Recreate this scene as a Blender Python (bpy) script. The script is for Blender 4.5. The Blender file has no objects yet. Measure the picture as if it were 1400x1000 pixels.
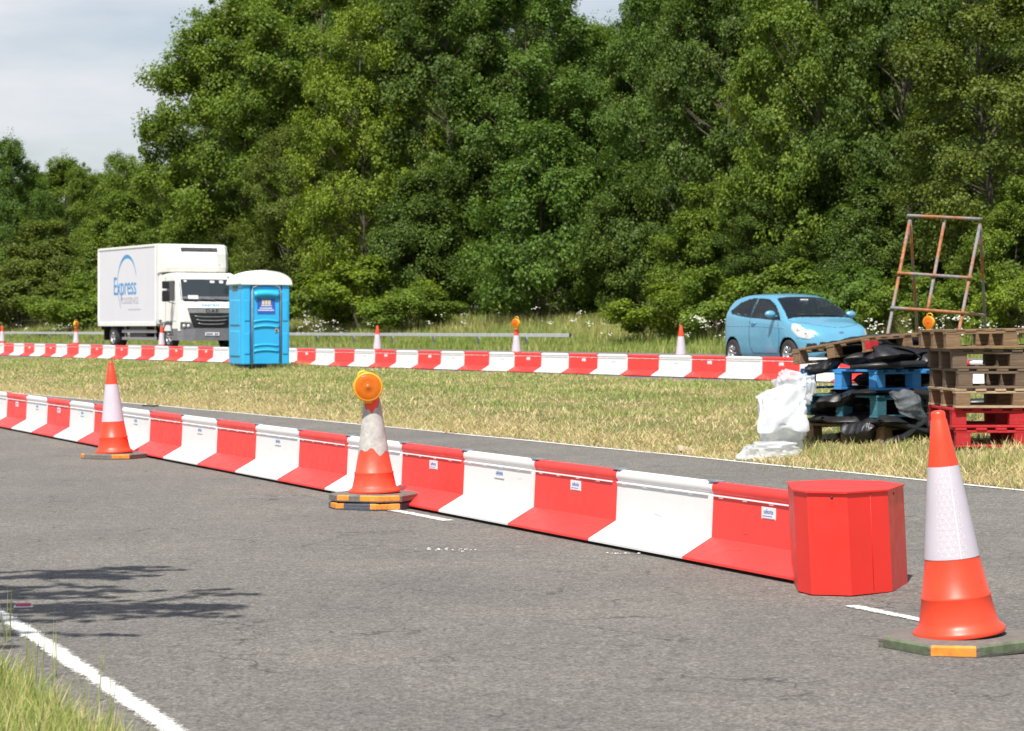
import bpy, bmesh, math, random
import numpy as np
from mathutils import Vector, Matrix
R = math.radians
random.seed(7)
rng = np.random.default_rng(11)
C = bpy.context.scene.collection
scn = bpy.context.scene

# ------------------------------------------------------------------ camera, sky, sun, exposure
F, HORIZ, HC = 3200.0, 450.0, 1.35           # focal length in photo pixels, horizon row, eye height
cam_d = bpy.data.cameras.new('camera')
cam = bpy.data.objects.new('camera', cam_d)
C.objects.link(cam)
cam.location = (0, 0, HC)
cam.rotation_euler = (R(90), 0, 0)
cam_d.sensor_width = 36
cam_d.lens = F / 1400 * 36
cam_d.shift_y = (HORIZ - 500) / 1400
cam_d.clip_start = 0.1
cam_d.clip_end = 5000
cam_d.dof.use_dof = True
cam_d.dof.focus_distance = 13.5
cam_d.dof.aperture_fstop = 8.0
scn.camera = cam

SUN_AZ = Vector((-0.31, -0.95)).normalized()   # horizontal direction to the sun
SUN_EL = R(57)
to_sun = Vector((SUN_AZ.x * math.cos(SUN_EL), SUN_AZ.y * math.cos(SUN_EL), math.sin(SUN_EL)))
sd = bpy.data.lights.new('sun', 'SUN')
sd.energy = 5.0
sd.angle = R(0.55)
sd.color = (1.0, 0.95, 0.87)
sun = bpy.data.objects.new('sun', sd)
C.objects.link(sun)
sun.rotation_euler = to_sun.to_track_quat('Z', 'Y').to_euler()

w = bpy.data.worlds.new('World')
scn.world = w
w.use_nodes = True
nt = w.node_tree
bg = nt.nodes['Background']
sky = nt.nodes.new('ShaderNodeTexSky')
sky.sky_type = 'NISHITA'
sky.sun_disc = False
sky.sun_elevation = SUN_EL
sky.sun_rotation = math.atan2(to_sun.x, to_sun.y)
sky.air_density = 1.0
sky.dust_density = 1.5
tc = nt.nodes.new('ShaderNodeTexCoord')
mp = nt.nodes.new('ShaderNodeMapping')
mp.inputs['Scale'].default_value = (2.2, 2.2, 9.0)
mp.inputs['Location'].default_value = (0.35, 0.1, 0.62)
cn = nt.nodes.new('ShaderNodeTexNoise')
cn.inputs['Scale'].default_value = 2.3
cn.inputs['Detail'].default_value = 7
cn.inputs['Roughness'].default_value = 0.52
cr = nt.nodes.new('ShaderNodeValToRGB')
cr.color_ramp.elements[0].position = 0.36
cr.color_ramp.elements[1].position = 0.60
cr.color_ramp.elements[0].color = (.34, .34, .34, 1)
cr.color_ramp.elements[1].color = (1, 1, 1, 1)
mx = nt.nodes.new('ShaderNodeMix')
mx.data_type = 'RGBA'
mx.inputs[7].default_value = (7.0, 7.15, 7.5, 1)       # cloud radiance before the 0.1 strength
nt.links.new(tc.outputs['Generated'], mp.inputs['Vector'])
nt.links.new(mp.outputs['Vector'], cn.inputs['Vector'])
nt.links.new(cn.outputs['Fac'], cr.inputs['Fac'])
sepz = nt.nodes.new('ShaderNodeSeparateXYZ')
zr = nt.nodes.new('ShaderNodeValToRGB')
zr.color_ramp.elements[0].position = .22; zr.color_ramp.elements[0].color = (1, 1, 1, 1)
zr.color_ramp.elements[1].position = .55; zr.color_ramp.elements[1].color = (.12, .12, .12, 1)
ml = nt.nodes.new('ShaderNodeMath'); ml.operation = 'MULTIPLY'
nt.links.new(tc.outputs['Generated'], sepz.inputs[0])
nt.links.new(sepz.outputs['Z'], zr.inputs['Fac'])
nt.links.new(cr.outputs['Color'], ml.inputs[0]); nt.links.new(zr.outputs['Color'], ml.inputs[1])
nt.links.new(ml.outputs[0], mx.inputs[0])
nt.links.new(sky.outputs['Color'], mx.inputs[6])
nt.links.new(mx.outputs[2], bg.inputs['Color'])
bg.inputs['Strength'].default_value = 0.088
scn.view_settings.view_transform = 'Standard'
scn.view_settings.look = 'None'
scn.view_settings.exposure = 0.42
scn.view_settings.gamma = 1
scn.cycles.max_bounces = 8
scn.cycles.transparent_max_bounces = 12
scn.cycles.use_denoising = True

# ------------------------------------------------------------------ terrain function
SN, CS = math.sin(R(23.63)), math.cos(R(23.63))     # near carriageway direction (-SN, CS)
S2, C2 = math.sin(R(29.36)), math.cos(R(29.36))     # far carriageway direction (-S2, C2)

def st(x, y): return -SN * x + CS * y, CS * x + SN * y
def bend(s):
    a = np.clip(np.asarray(s, float) - 8, 0, 52)
    b = np.clip(np.asarray(s, float) - 60, 0, None)
    return .0011 * a * a + 0.1144 * b
def t_near(x, y):
    s, t = st(x, y)
    return t + bend(s)
def t_far(x, y): return C2 * x + S2 * y
def s_far(x, y): return -S2 * x + C2 * y
FZ = ([25.4, 26.8, 29.3, 31, 37.5, 43, 60, 400], [.30, .34, .60, .67, .69, 1.45, 2.5, 6])
def G(x, y):
    x = np.asarray(x, float); y = np.asarray(y, float)
    t = t_near(x, y); t2 = t_far(x, y)
    near = .02 * np.clip(t - 6.5, 0, 4.6)
    a = np.clip(t - 11.2, 0, None); b = np.clip(25.4 - t2, 0, None)
    wgt = a / np.maximum(a + b, 1e-6)
    med = .09 + (.30 - .09) * wgt + .15 * np.clip(a / 1.4, 0, 1) * np.clip(b / 2, 0, 1) + .03 * np.sin(x * .9) * np.sin(y * .55) * np.clip(a / 2, 0, 1) * np.clip(b / 2, 0, 1)
    far = np.interp(t2, *FZ)
    z = np.where(t < 11.2, near, np.where(t2 < 25.4, med, far))
    return z
def g(x, y): return float(G(x, y))
def ray(px, Y): return (px - 700) / F * Y
def at(px, py):
    """ground point seen at a photo pixel"""
    lo, hi = 3.0, 300.0
    prev = lo
    for Y in np.arange(3.0, 160, .25):
        X = ray(px, Y)
        if HC - (py - HORIZ) / F * Y <= g(X, Y):
            lo, hi = Y - .25, Y
            break
    for _ in range(30):
        m = .5 * (lo + hi)
        if HC - (py - HORIZ) / F * m <= g(ray(px, m), m): hi = m
        else: lo = m
    return ray(px, hi), hi
def far_pt(px, t2):
    """point on the line t2 = const of the far carriageway under photo column px"""
    k = (px - 700) / F
    Y = t2 / (C2 * k + S2)
    return k * Y, Y

# ------------------------------------------------------------------ materials
def new_mat(name):
    m = bpy.data.materials.new(name)
    m.use_nodes = True
    return m, m.node_tree, m.node_tree.nodes['Principled BSDF']
def node(t, kind, **kw):
    n = t.nodes.new(kind)
    for k, v in kw.items():
        if hasattr(n, k): setattr(n, k, v)
        else: n.inputs[k.replace('_', ' ')].default_value = v
    return n
def pos_node(t, scale=(1, 1, 1), obj=False):
    c = t.nodes.new('ShaderNodeTexCoord') if obj else t.nodes.new('ShaderNodeNewGeometry')
    m = t.nodes.new('ShaderNodeMapping')
    m.inputs['Scale'].default_value = scale
    t.links.new(c.outputs['Object' if obj else 'Position'], m.inputs['Vector'])
    return m.outputs['Vector']
def noise(t, vec, scale, detail=4, rough=.55):
    n = node(t, 'ShaderNodeTexNoise')
    n.inputs['Scale'].default_value = scale; n.inputs['Detail'].default_value = detail; n.inputs['Roughness'].default_value = rough
    t.links.new(vec, n.inputs['Vector'])
    return n.outputs['Fac']
def ramp(t, fac, stops):
    n = t.nodes.new('ShaderNodeValToRGB')
    e = n.color_ramp.elements
    while len(e) < len(stops): e.new(.5)
    for i, (p, c) in enumerate(stops):
        e[i].position = p
        e[i].color = (c, c, c, 1) if not hasattr(c, '__len__') else (*c, 1)
    t.links.new(fac, n.inputs['Fac'])
    return n.outputs['Color']
def mix(t, fac, a, b, mode='MIX'):
    n = t.nodes.new('ShaderNodeMix'); n.data_type = 'RGBA'; n.blend_type = mode
    for i, v in ((0, fac), (6, a), (7, b)):
        if hasattr(v, 'links') or hasattr(v, 'is_linked'): t.links.new(v, n.inputs[i])
        elif i == 0: n.inputs[0].default_value = v
        else: n.inputs[i].default_value = (*v, 1)
    return n.outputs[2]
def bump(t, p, h, strength=.3, dist=.01):
    b = t.nodes.new('ShaderNodeBump')
    b.inputs['Strength'].default_value = strength; b.inputs['Distance'].default_value = dist
    t.links.new(h, b.inputs['Height']); t.links.new(b.outputs['Normal'], p.inputs['Normal'])
def plain(name, col, rough=.5, metal=0, var=.12, vscale=6, dirt=0, dirtcol=(.12, .10, .08), coat=0, spec=.5):
    """solid colour with soft uneven fading and optional grime"""
    m, t, p = new_mat(name)
    v = pos_node(t, obj=True)
    f = noise(t, v, vscale, 5)
    lo = tuple(c * (1 - var) for c in col); hi = tuple(min(1, c * (1 + var)) for c in col)
    c = ramp(t, f, [(.3, lo), (.7, hi)])
    if dirt:
        d = ramp(t, noise(t, v, vscale * 2.3, 8, .7), [(.52, 0), (.75, dirt)])
        c = mix(t, d, c, dirtcol)
    t.links.new(c, p.inputs['Base Color'])
    r = ramp(t, noise(t, v, vscale * 3, 4), [(.3, max(.03, rough - .08)), (.7, min(1, rough + .1))])
    t.links.new(r, p.inputs['Roughness'])
    p.inputs['Metallic'].default_value = metal
    p.inputs['Coat Weight'].default_value = coat
    p.inputs['Specular IOR Level'].default_value = spec
    return m

def mat_asphalt(name, c=1.0):
    m, t, p = new_mat(name)
    v = pos_node(t)
    big = noise(t, v, .7, 5, .6)
    mid = noise(t, v, 9, 5, .65)
    fine = noise(t, v, 48, 6, .78)
    vo = node(t, 'ShaderNodeTexVoronoi'); vo.inputs['Scale'].default_value = 75
    t.links.new(v, vo.inputs['Vector'])
    base = ramp(t, fine, [(.30, (.040 * c, .037 * c, .033 * c)), (.42, (.150 * c, .143 * c, .131 * c)), (.58, (.238 * c, .227 * c, .208 * c)), (.74, (.41 * c, .393 * c, .362 * c))])
    stone = ramp(t, vo.outputs['Color'], [(.15, .74), (.85, 1.22)])
    base = mix(t, 1.0, base, stone, 'MULTIPLY')
    tone = ramp(t, big, [(.3, (.86, .86, .87)), (.7, (1.12, 1.10, 1.06))])
    base = mix(t, 1.0, base, tone, 'MULTIPLY')
    tone2 = ramp(t, mid, [(.3, .84), (.7, 1.12)])
    base = mix(t, 1.0, base, tone2, 'MULTIPLY')
    # worn pits and short cracks
    v2 = pos_node(t, (1, 1, 1))
    wv = mix(t, .25, v2, node(t, 'ShaderNodeTexNoise').outputs['Color'])
    ck = node(t, 'ShaderNodeTexVoronoi', feature='DISTANCE_TO_EDGE'); ck.inputs['Scale'].default_value = 1.6
    nz = node(t, 'ShaderNodeTexNoise'); nz.inputs['Scale'].default_value = 5; nz.inputs['Detail'].default_value = 6
    t.links.new(v, nz.inputs['Vector'])
    wv = mix(t, .3, v2, nz.outputs['Color'], 'ADD')
    t.links.new(wv, ck.inputs['Vector'])
    line = ramp(t, ck.outputs['Distance'], [(0, 1), (.017, 0)])
    where = ramp(t, noise(t, v, 1.3, 3), [(.495, 0), (.60, 1)])
    cm = mix(t, 1.0, line, where, 'MULTIPLY')
    base = mix(t, cm, base, (.065, .06, .056))
    pit = ramp(t, noise(t, v, 26, 7, .85), [(.355, 1), (.415, 0)])
    base = mix(t, pit, base, (.05, .047, .043))
    t.links.new(base, p.inputs['Base Color'])
    p.inputs['Roughness'].default_value = .88
    p.inputs['Specular IOR Level'].default_value = .3
    h = mix(t, .5, fine, vo.outputs['Distance'])
    bump(t, p, h, .9, .016)
    return m

def mat_ground():
    m, t, p = new_mat('dry_turf_soil')
    v = pos_node(t)
    a = noise(t, v, .8, 6, .65); b = noise(t, v, 14, 6, .7)
    c = ramp(t, b, [(.25, (.10, .085, .04)), (.5, (.22, .19, .085)), (.75, (.34, .29, .15))])
    gr = ramp(t, b, [(.25, (.05, .075, .018)), (.75, (.16, .20, .06))])
    k = ramp(t, a, [(.42, 0), (.6, 1)])
    t.links.new(mix(t, k, c, gr), p.inputs['Base Color'])
    p.inputs['Roughness'].default_value = .95
    p.inputs['Specular IOR Level'].default_value = .1
    bump(t, p, b, .8, .03)
    return m

def mat_blade(name, transl=.3, rough=.6):
    m, t, p = new_mat(name)
    at_ = node(t, 'ShaderNodeAttribute'); at_.attribute_name = 'Col'
    t.links.new(at_.outputs['Color'], p.inputs['Base Color'])
    p.inputs['Roughness'].default_value = rough
    p.inputs['Specular IOR Level'].default_value = .25
    tr = node(t, 'ShaderNodeBsdfTranslucent')
    t.links.new(at_.outputs['Color'], tr.inputs['Color'])
    ms = node(t, 'ShaderNodeMixShader'); ms.inputs[0].default_value = transl
    out = t.nodes['Material Output']
    t.links.new(p.outputs[0], ms.inputs[1]); t.links.new(tr.outputs[0], ms.inputs[2]); t.links.new(ms.outputs[0], out.inputs[0])
    return m

def mat_leaf(name, dark, light, yellow=(.30, .30, .05), yamt=.12):
    """leaf colour varies leaf by leaf (vertex value), clump by clump and tree by tree"""
    m, t, p = new_mat(name)
    a = node(t, 'ShaderNodeAttribute'); a.attribute_name = 'Col'
    sep = node(t, 'ShaderNodeSeparateColor')
    t.links.new(a.outputs['Color'], sep.inputs[0])
    c = ramp(t, sep.outputs[0], [(0, dark), (1, light)])
    y = ramp(t, sep.outputs[1], [(1 - yamt, 0), (1, .9)])
    c = mix(t, y, c, yellow)
    t.links.new(c, p.inputs['Base Color'])
    p.inputs['Roughness'].default_value = .5
    p.inputs['Specular IOR Level'].default_value = .25
    tr = node(t, 'ShaderNodeBsdfTranslucent')
    c2 = mix(t, 1.0, c, (1.25, 1.25, .55), 'MULTIPLY')
    t.links.new(c2, tr.inputs['Color'])
    ms = node(t, 'ShaderNodeMixShader'); ms.inputs[0].default_value = .36
    out = t.nodes['Material Output']
    t.links.new(p.outputs[0], ms.inputs[1]); t.links.new(tr.outputs[0], ms.inputs[2]); t.links.new(ms.outputs[0], out.inputs[0])
    return m

def mat_bark():
    m, t, p = new_mat('bark')
    v = pos_node(t, (6, 6, 1.2), obj=True)
    f = noise(t, v, 3, 7, .7)
    t.links.new(ramp(t, f, [(.3, (.04, .033, .025)), (.7, (.15, .125, .09))]), p.inputs['Base Color'])
    p.inputs['Roughness'].default_value = .9
    bump(t, p, f, .8, .03)
    return m

def mat_wood(name, dark, light, paint=None):
    m, t, p = new_mat(name)
    v = pos_node(t, (1.5, 18, 18), obj=True)
    f = noise(t, v, 2.2, 7, .65)
    c = ramp(t, f, [(.28, dark), (.72, light)])
    v2 = pos_node(t, obj=True)
    sp = ramp(t, noise(t, v2, 7, 6, .7), [(.4, 0), (.7, .55)])
    c = mix(t, sp, c, (.13, .11, .09))
    if paint:
        k = ramp(t, noise(t, v2, 16, 8, .75), [(.36, 0), (.43, 1)])
        pc = ramp(t, f, [(.25, tuple(x * .7 for x in paint)), (.75, paint)])
        c = mix(t, k, c, pc)
    t.links.new(c, p.inputs['Base Color'])
    p.inputs['Roughness'].default_value = .75
    bump(t, p, f, .4, .006)
    return m

def mat_marking():
    m, t, p = new_mat('worn_road_paint')
    v = pos_node(t)
    t.links.new(ramp(t, noise(t, v, 40, 6, .7), [(.3, (.62, .61, .57)), (.65, (.82, .81, .77))]), p.inputs['Base Color'])
    p.inputs['Roughness'].default_value = .7
    uv = node(t, 'ShaderNodeAttribute'); uv.attribute_name = 'edge'
    sep = node(t, 'ShaderNodeSeparateColor'); t.links.new(uv.outputs['Color'], sep.inputs[0])
    e = ramp(t, sep.outputs[0], [(.25, 0), (1.0, .9)])            # paint thins at the strip's edges
    n = ramp(t, noise(t, v, 62, 7, .8), [(.36, 0), (.62, 1)])
    mth = node(t, 'ShaderNodeMath', operation='SUBTRACT')
    t.links.new(n, mth.inputs[0]); t.links.new(e, mth.inputs[1])
    wear = node(t, 'ShaderNodeMath', operation='ADD'); t.links.new(mth.outputs[0], wear.inputs[0])
    wv = ramp(t, noise(t, v, 4, 4), [(.3, 0), (.7, .34)])
    t.links.new(wv, wear.inputs[1])
    al = ramp(t, wear.outputs[0], [(.20, 0), (.27, 1)])
    t.links.new(al, p.inputs['Alpha'])
    return m

def mat_rust_pipe():
    m, t, p = new_mat('rusty_galvanised_tube')
    v = pos_node(t, obj=True)
    k = ramp(t, noise(t, v, 1.7, 6, .65), [(.45, 0), (.55, 1)])
    g_ = ramp(t, noise(t, v, 25, 4), [(.3, (.13, .125, .13)), (.7, (.26, .25, .26))])
    r_ = ramp(t, noise(t, v, 22, 6, .7), [(.3, (.16, .055, .02)), (.7, (.46, .185, .075))])
    t.links.new(mix(t, k, g_, r_), p.inputs['Base Color'])
    p.inputs['Roughness'].default_value = .7
    return m

def mat_film(name, col, alpha, rough=.25):
    m, t, p = new_mat(name)
    v = pos_node(t, obj=True)
    n = noise(t, v, 5, 6, .6)
    t.links.new(ramp(t, n, [(.3, tuple(c * .85 for c in col)), (.7, col)]), p.inputs['Base Color'])
    t.links.new(ramp(t, n, [(.3, max(0, alpha - .2)), (.7, min(1, alpha + .15))]), p.inputs['Alpha'])
    p.inputs['Roughness'].default_value = rough
    tr = node(t, 'ShaderNodeBsdfTranslucent'); tr.inputs['Color'].default_value = (*col, 1)
    ms = node(t, 'ShaderNodeMixShader'); ms.inputs[0].default_value = .25
    out = t.nodes['Material Output']
    t.links.new(p.outputs[0], ms.inputs[1]); t.links.new(tr.outputs[0], ms.inputs[2]); t.links.new(ms.outputs[0], out.inputs[0])
    bump(t, p, noise(t, v, 18, 5, .6), .5, .02)
    return m

def mat_glass(name, tint=(.016, .020, .024), alpha=.62):
    m, t, p = new_mat(name)
    p.inputs['Base Color'].default_value = (*tint, 1)
    p.inputs['Roughness'].default_value = .04
    p.inputs['Alpha'].default_value = alpha
    p.inputs['Specular IOR Level'].default_value = .7
    return m

def mat_base_rubber(name, body, edge, amt):
    """recycled rubber cone base, paint daubed round its rim in patches"""
    m, t, p = new_mat(name)
    v = pos_node(t, obj=True)
    b = ramp(t, noise(t, v, 30, 6, .7), [(.3, tuple(c * .7 for c in body)), (.7, tuple(c * 1.3 for c in body))])
    t.links.new(b, p.inputs['Base Color'])
    p.inputs['Roughness'].default_value = .85
    bump(t, p, noise(t, v, 80, 4), .4, .005)
    return m

M = {}
M['asphalt'] = mat_asphalt('old_asphalt', .96)
M['ground'] = mat_ground()
M['marking'] = mat_marking()
M['bark'] = mat_bark()
M['blade'] = mat_blade('grass_blades')
M['red'] = plain('red_barrier_plastic', (.82, .048, .040), .42, var=.06, vscale=3, dirt=.10, dirtcol=(.45, .10, .08), spec=.5)
M['white'] = plain('white_barrier_plastic', (.72, .72, .715), .40, var=.03, vscale=3, dirt=.10, dirtcol=(.42, .39, .34), spec=.4)
M['red_box'] = plain('red_painted_steel', (.80, .030, .020), .42, var=.05, vscale=3, dirt=.05, dirtcol=(.35, .05, .04))
M['silver_strip'] = plain('reflective_strip', (.85, .85, .86), .3, var=.05)
M['clip'] = plain('blue_grey_steel', (.27, .33, .38), .35, .4, var=.15)
M['sticker'] = plain('sticker_paper', (.78, .79, .80), .4, var=.03)
M['ink_blue'] = plain('blue_ink', (.07, .20, .50), .5, var=.1)
M['ink_grey'] = plain('grey_ink', (.25, .27, .30), .5, var=.1)
M['cone_red'] = plain('cone_orange_red', (.80, .060, .022), .42, var=.09, vscale=4, dirt=.16, dirtcol=(.45, .12, .08))
M['cone_worn'] = plain('scuffed_cone_red', (.80, .068, .03), .5, var=.12, vscale=5, dirt=.35, dirtcol=(.55, .17, .12))
M['sleeve'] = plain('reflective_sleeve', (.54, .495, .555), .38, var=.06, vscale=5, dirt=.15, dirtcol=(.5, .48, .5))
M['sleeve_ring'] = plain('sleeve_honeycomb', (.74, .70, .74), .3, var=.03)
M['sleeve_worn'] = plain('grubby_sleeve', (.44, .425, .40), .7, var=.22, vscale=14, dirt=.7, dirtcol=(.24, .22, .20))
M['rubber'] = mat_base_rubber('grey_rubber', (.15, .135, .12), None, 0)
M['rubber_dark'] = mat_base_rubber('dark_rubber', (.075, .085, .11), None, 0)
M['paint_orange'] = plain('orange_daub', (.70, .25, .03), .75, var=.25, vscale=18, dirt=.75, dirtcol=(.22, .17, .12))
M['paint_green'] = plain('green_daub', (.105, .135, .075), .85, var=.35, vscale=18, dirt=.6, dirtcol=(.17, .155, .14))
M['lamp_yellow'] = plain('yellow_lamp_body', (.85, .45, .02), .4, var=.06)
M['lamp_orange_rim'] = plain('orange_lamp_rim', (.82, .36, .02), .4, var=.06)
M['dark'] = plain('black_plastic', (.02, .02, .022), .45, var=.2)
M['tyre'] = plain('tyre_rubber', (.028, .028, .028), .85, var=.2)
M['alloy'] = plain('silver_wheel', (.52, .53, .55), .3, .6, var=.1)
M['chrome'] = plain('chrome', (.7, .71, .73), .15, .9, var=.05)
M['car_blue'] = plain('sky_blue_car_paint', (.135, .39, .56), .25, .2, var=.03, vscale=2, coat=.6)
M['glass'] = mat_glass('tinted_glass')
M['lens_clear'] = plain('headlamp_lens', (.62, .62, .60), .12, .2, var=.2, vscale=14)
M['red_lens'] = plain('red_tail_lens', (.5, .02, .02), .2, var=.1)
M['seat'] = plain('seat_fabric', (.10, .105, .12), .9, var=.2)
M['truck_white'] = plain('cream_white_cab', (.78, .78, .74), .35, var=.03, vscale=2, coat=.3)
M['box_white'] = plain('white_box_panel', (.66, .66, .72), .4, var=.02, vscale=1.2, dirt=.04, dirtcol=(.6, .58, .55))
M['truck_grey'] = plain('grey_bumper', (.16, .165, .18), .45, var=.12)
M['steel'] = plain('dull_steel', (.34, .35, .36), .4, .5, var=.15)
M['galv'] = plain('galvanised_rail', (.47, .49, .51), .5, .2, var=.12, dirt=.2)
M['logo_blue'] = plain('logo_blue', (.05, .27, .55), .5, var=.05)
M['logo_grey'] = plain('logo_grey', (.45, .46, .50), .5, var=.05)
M['toilet_blue'] = plain('bright_blue_plastic', (.028, .41, .78), .38, var=.06, vscale=3, dirt=.06, dirtcol=(.1, .3, .5))
M['toilet_roof'] = plain('white_roof_plastic', (.80, .80, .80), .45, var=.04)
M['toilet_grey'] = plain('grey_door_frame', (.38, .40, .43), .45, .3, var=.1)
M['sign_blue'] = plain('sign_blue', (.03, .10, .50), .4, var=.05)
M['sign_beige'] = plain('sign_beige', (.62, .55, .40), .5, var=.15, vscale=30)
M['sign_white'] = plain('sign_white', (.75, .75, .78), .5, var=.05)
M['vent'] = plain('vent_grey', (.14, .16, .18), .6, var=.2)
M['wood'] = mat_wood('weathered_pallet_wood', (.105, .058, .026), (.34, .205, .10))
M['wood_dark'] = mat_wood('greyed_pallet_wood', (.065, .042, .025), (.21, .138, .082))
M['wood_new'] = mat_wood('pale_pallet_wood', (.30, .20, .11), (.58, .44, .28))
M['wood_red'] = mat_wood('red_pallet', (.2, .05, .04), (.4, .12, .1), (.50, .014, .02))
M['wood_blue'] = mat_wood('blue_pallet', (.12, .14, .18), (.25, .24, .2), (.04, .28, .66))
M['wood_teal'] = mat_wood('teal_pallet', (.12, .14, .14), (.24, .24, .2), (.035, .17, .22))
M['black_film'] = plain('black_polythene', (.014, .014, .016), .43, var=.2, vscale=9, dirt=.12, dirtcol=(.09, .085, .08))
M['clear_film'] = mat_film('milky_polythene', (.90, .93, .97), .50)
M['grey_film'] = mat_film('dusty_clear_polythene', (.40, .43, .47), .38)
M['rust'] = mat_rust_pipe()
M['card'] = plain('cardboard', (.62, .50, .38), .85, var=.15)
M['pink_plastic'] = plain('pink_plastic', (.62, .10, .16), .35, var=.1)
M['grit_white'] = plain('white_grit', (.72, .71, .68), .7, var=.1)
M['dead_leaf'] = plain('dead_leaf', (.45, .20, .05), .8, var=.3)
M['flower'] = plain('white_umbels', (.80, .80, .74), .8, var=.05)
def amber_lens():
    m, t, p = new_mat('amber_lens')
    v = pos_node(t, obj=True)
    sep = node(t, 'ShaderNodeSeparateXYZ'); t.links.new(v, sep.inputs[0])
    wv = node(t, 'ShaderNodeTexWave', wave_type='RINGS', rings_direction='Y'); wv.inputs['Scale'].default_value = 26
    t.links.new(v, wv.inputs['Vector'])
    t.links.new(ramp(t, noise(t, v, 9, 4), [(.3, (.58, .125, .003)), (.7, (.78, .21, .008))]), p.inputs['Base Color'])
    p.inputs['Roughness'].default_value = .22
    p.inputs['Transmission Weight'].default_value = .15
    bump(t, p, wv.outputs['Fac'], .22, .003)
    return m
M['amber'] = amber_lens()
LEAF = {
    'mid':    mat_leaf('leaf_mid_green', (.046, .084, .010), (.220, .315, .036)),
    'yellow': mat_leaf('leaf_yellow_green', (.066, .112, .010), (.275, .365, .034), yamt=.14),
    'deep':   mat_leaf('leaf_deep_green', (.034, .074, .012), (.160, .265, .040), yamt=.05),
    'dark':   mat_leaf('leaf_dark_green', (.030, .060, .011), (.135, .205, .030), yamt=.08),  # a darker green that is the leaves' own colour
    'olive':  mat_leaf('leaf_olive', (.048, .076, .012), (.190, .245, .038)),
}

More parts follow.
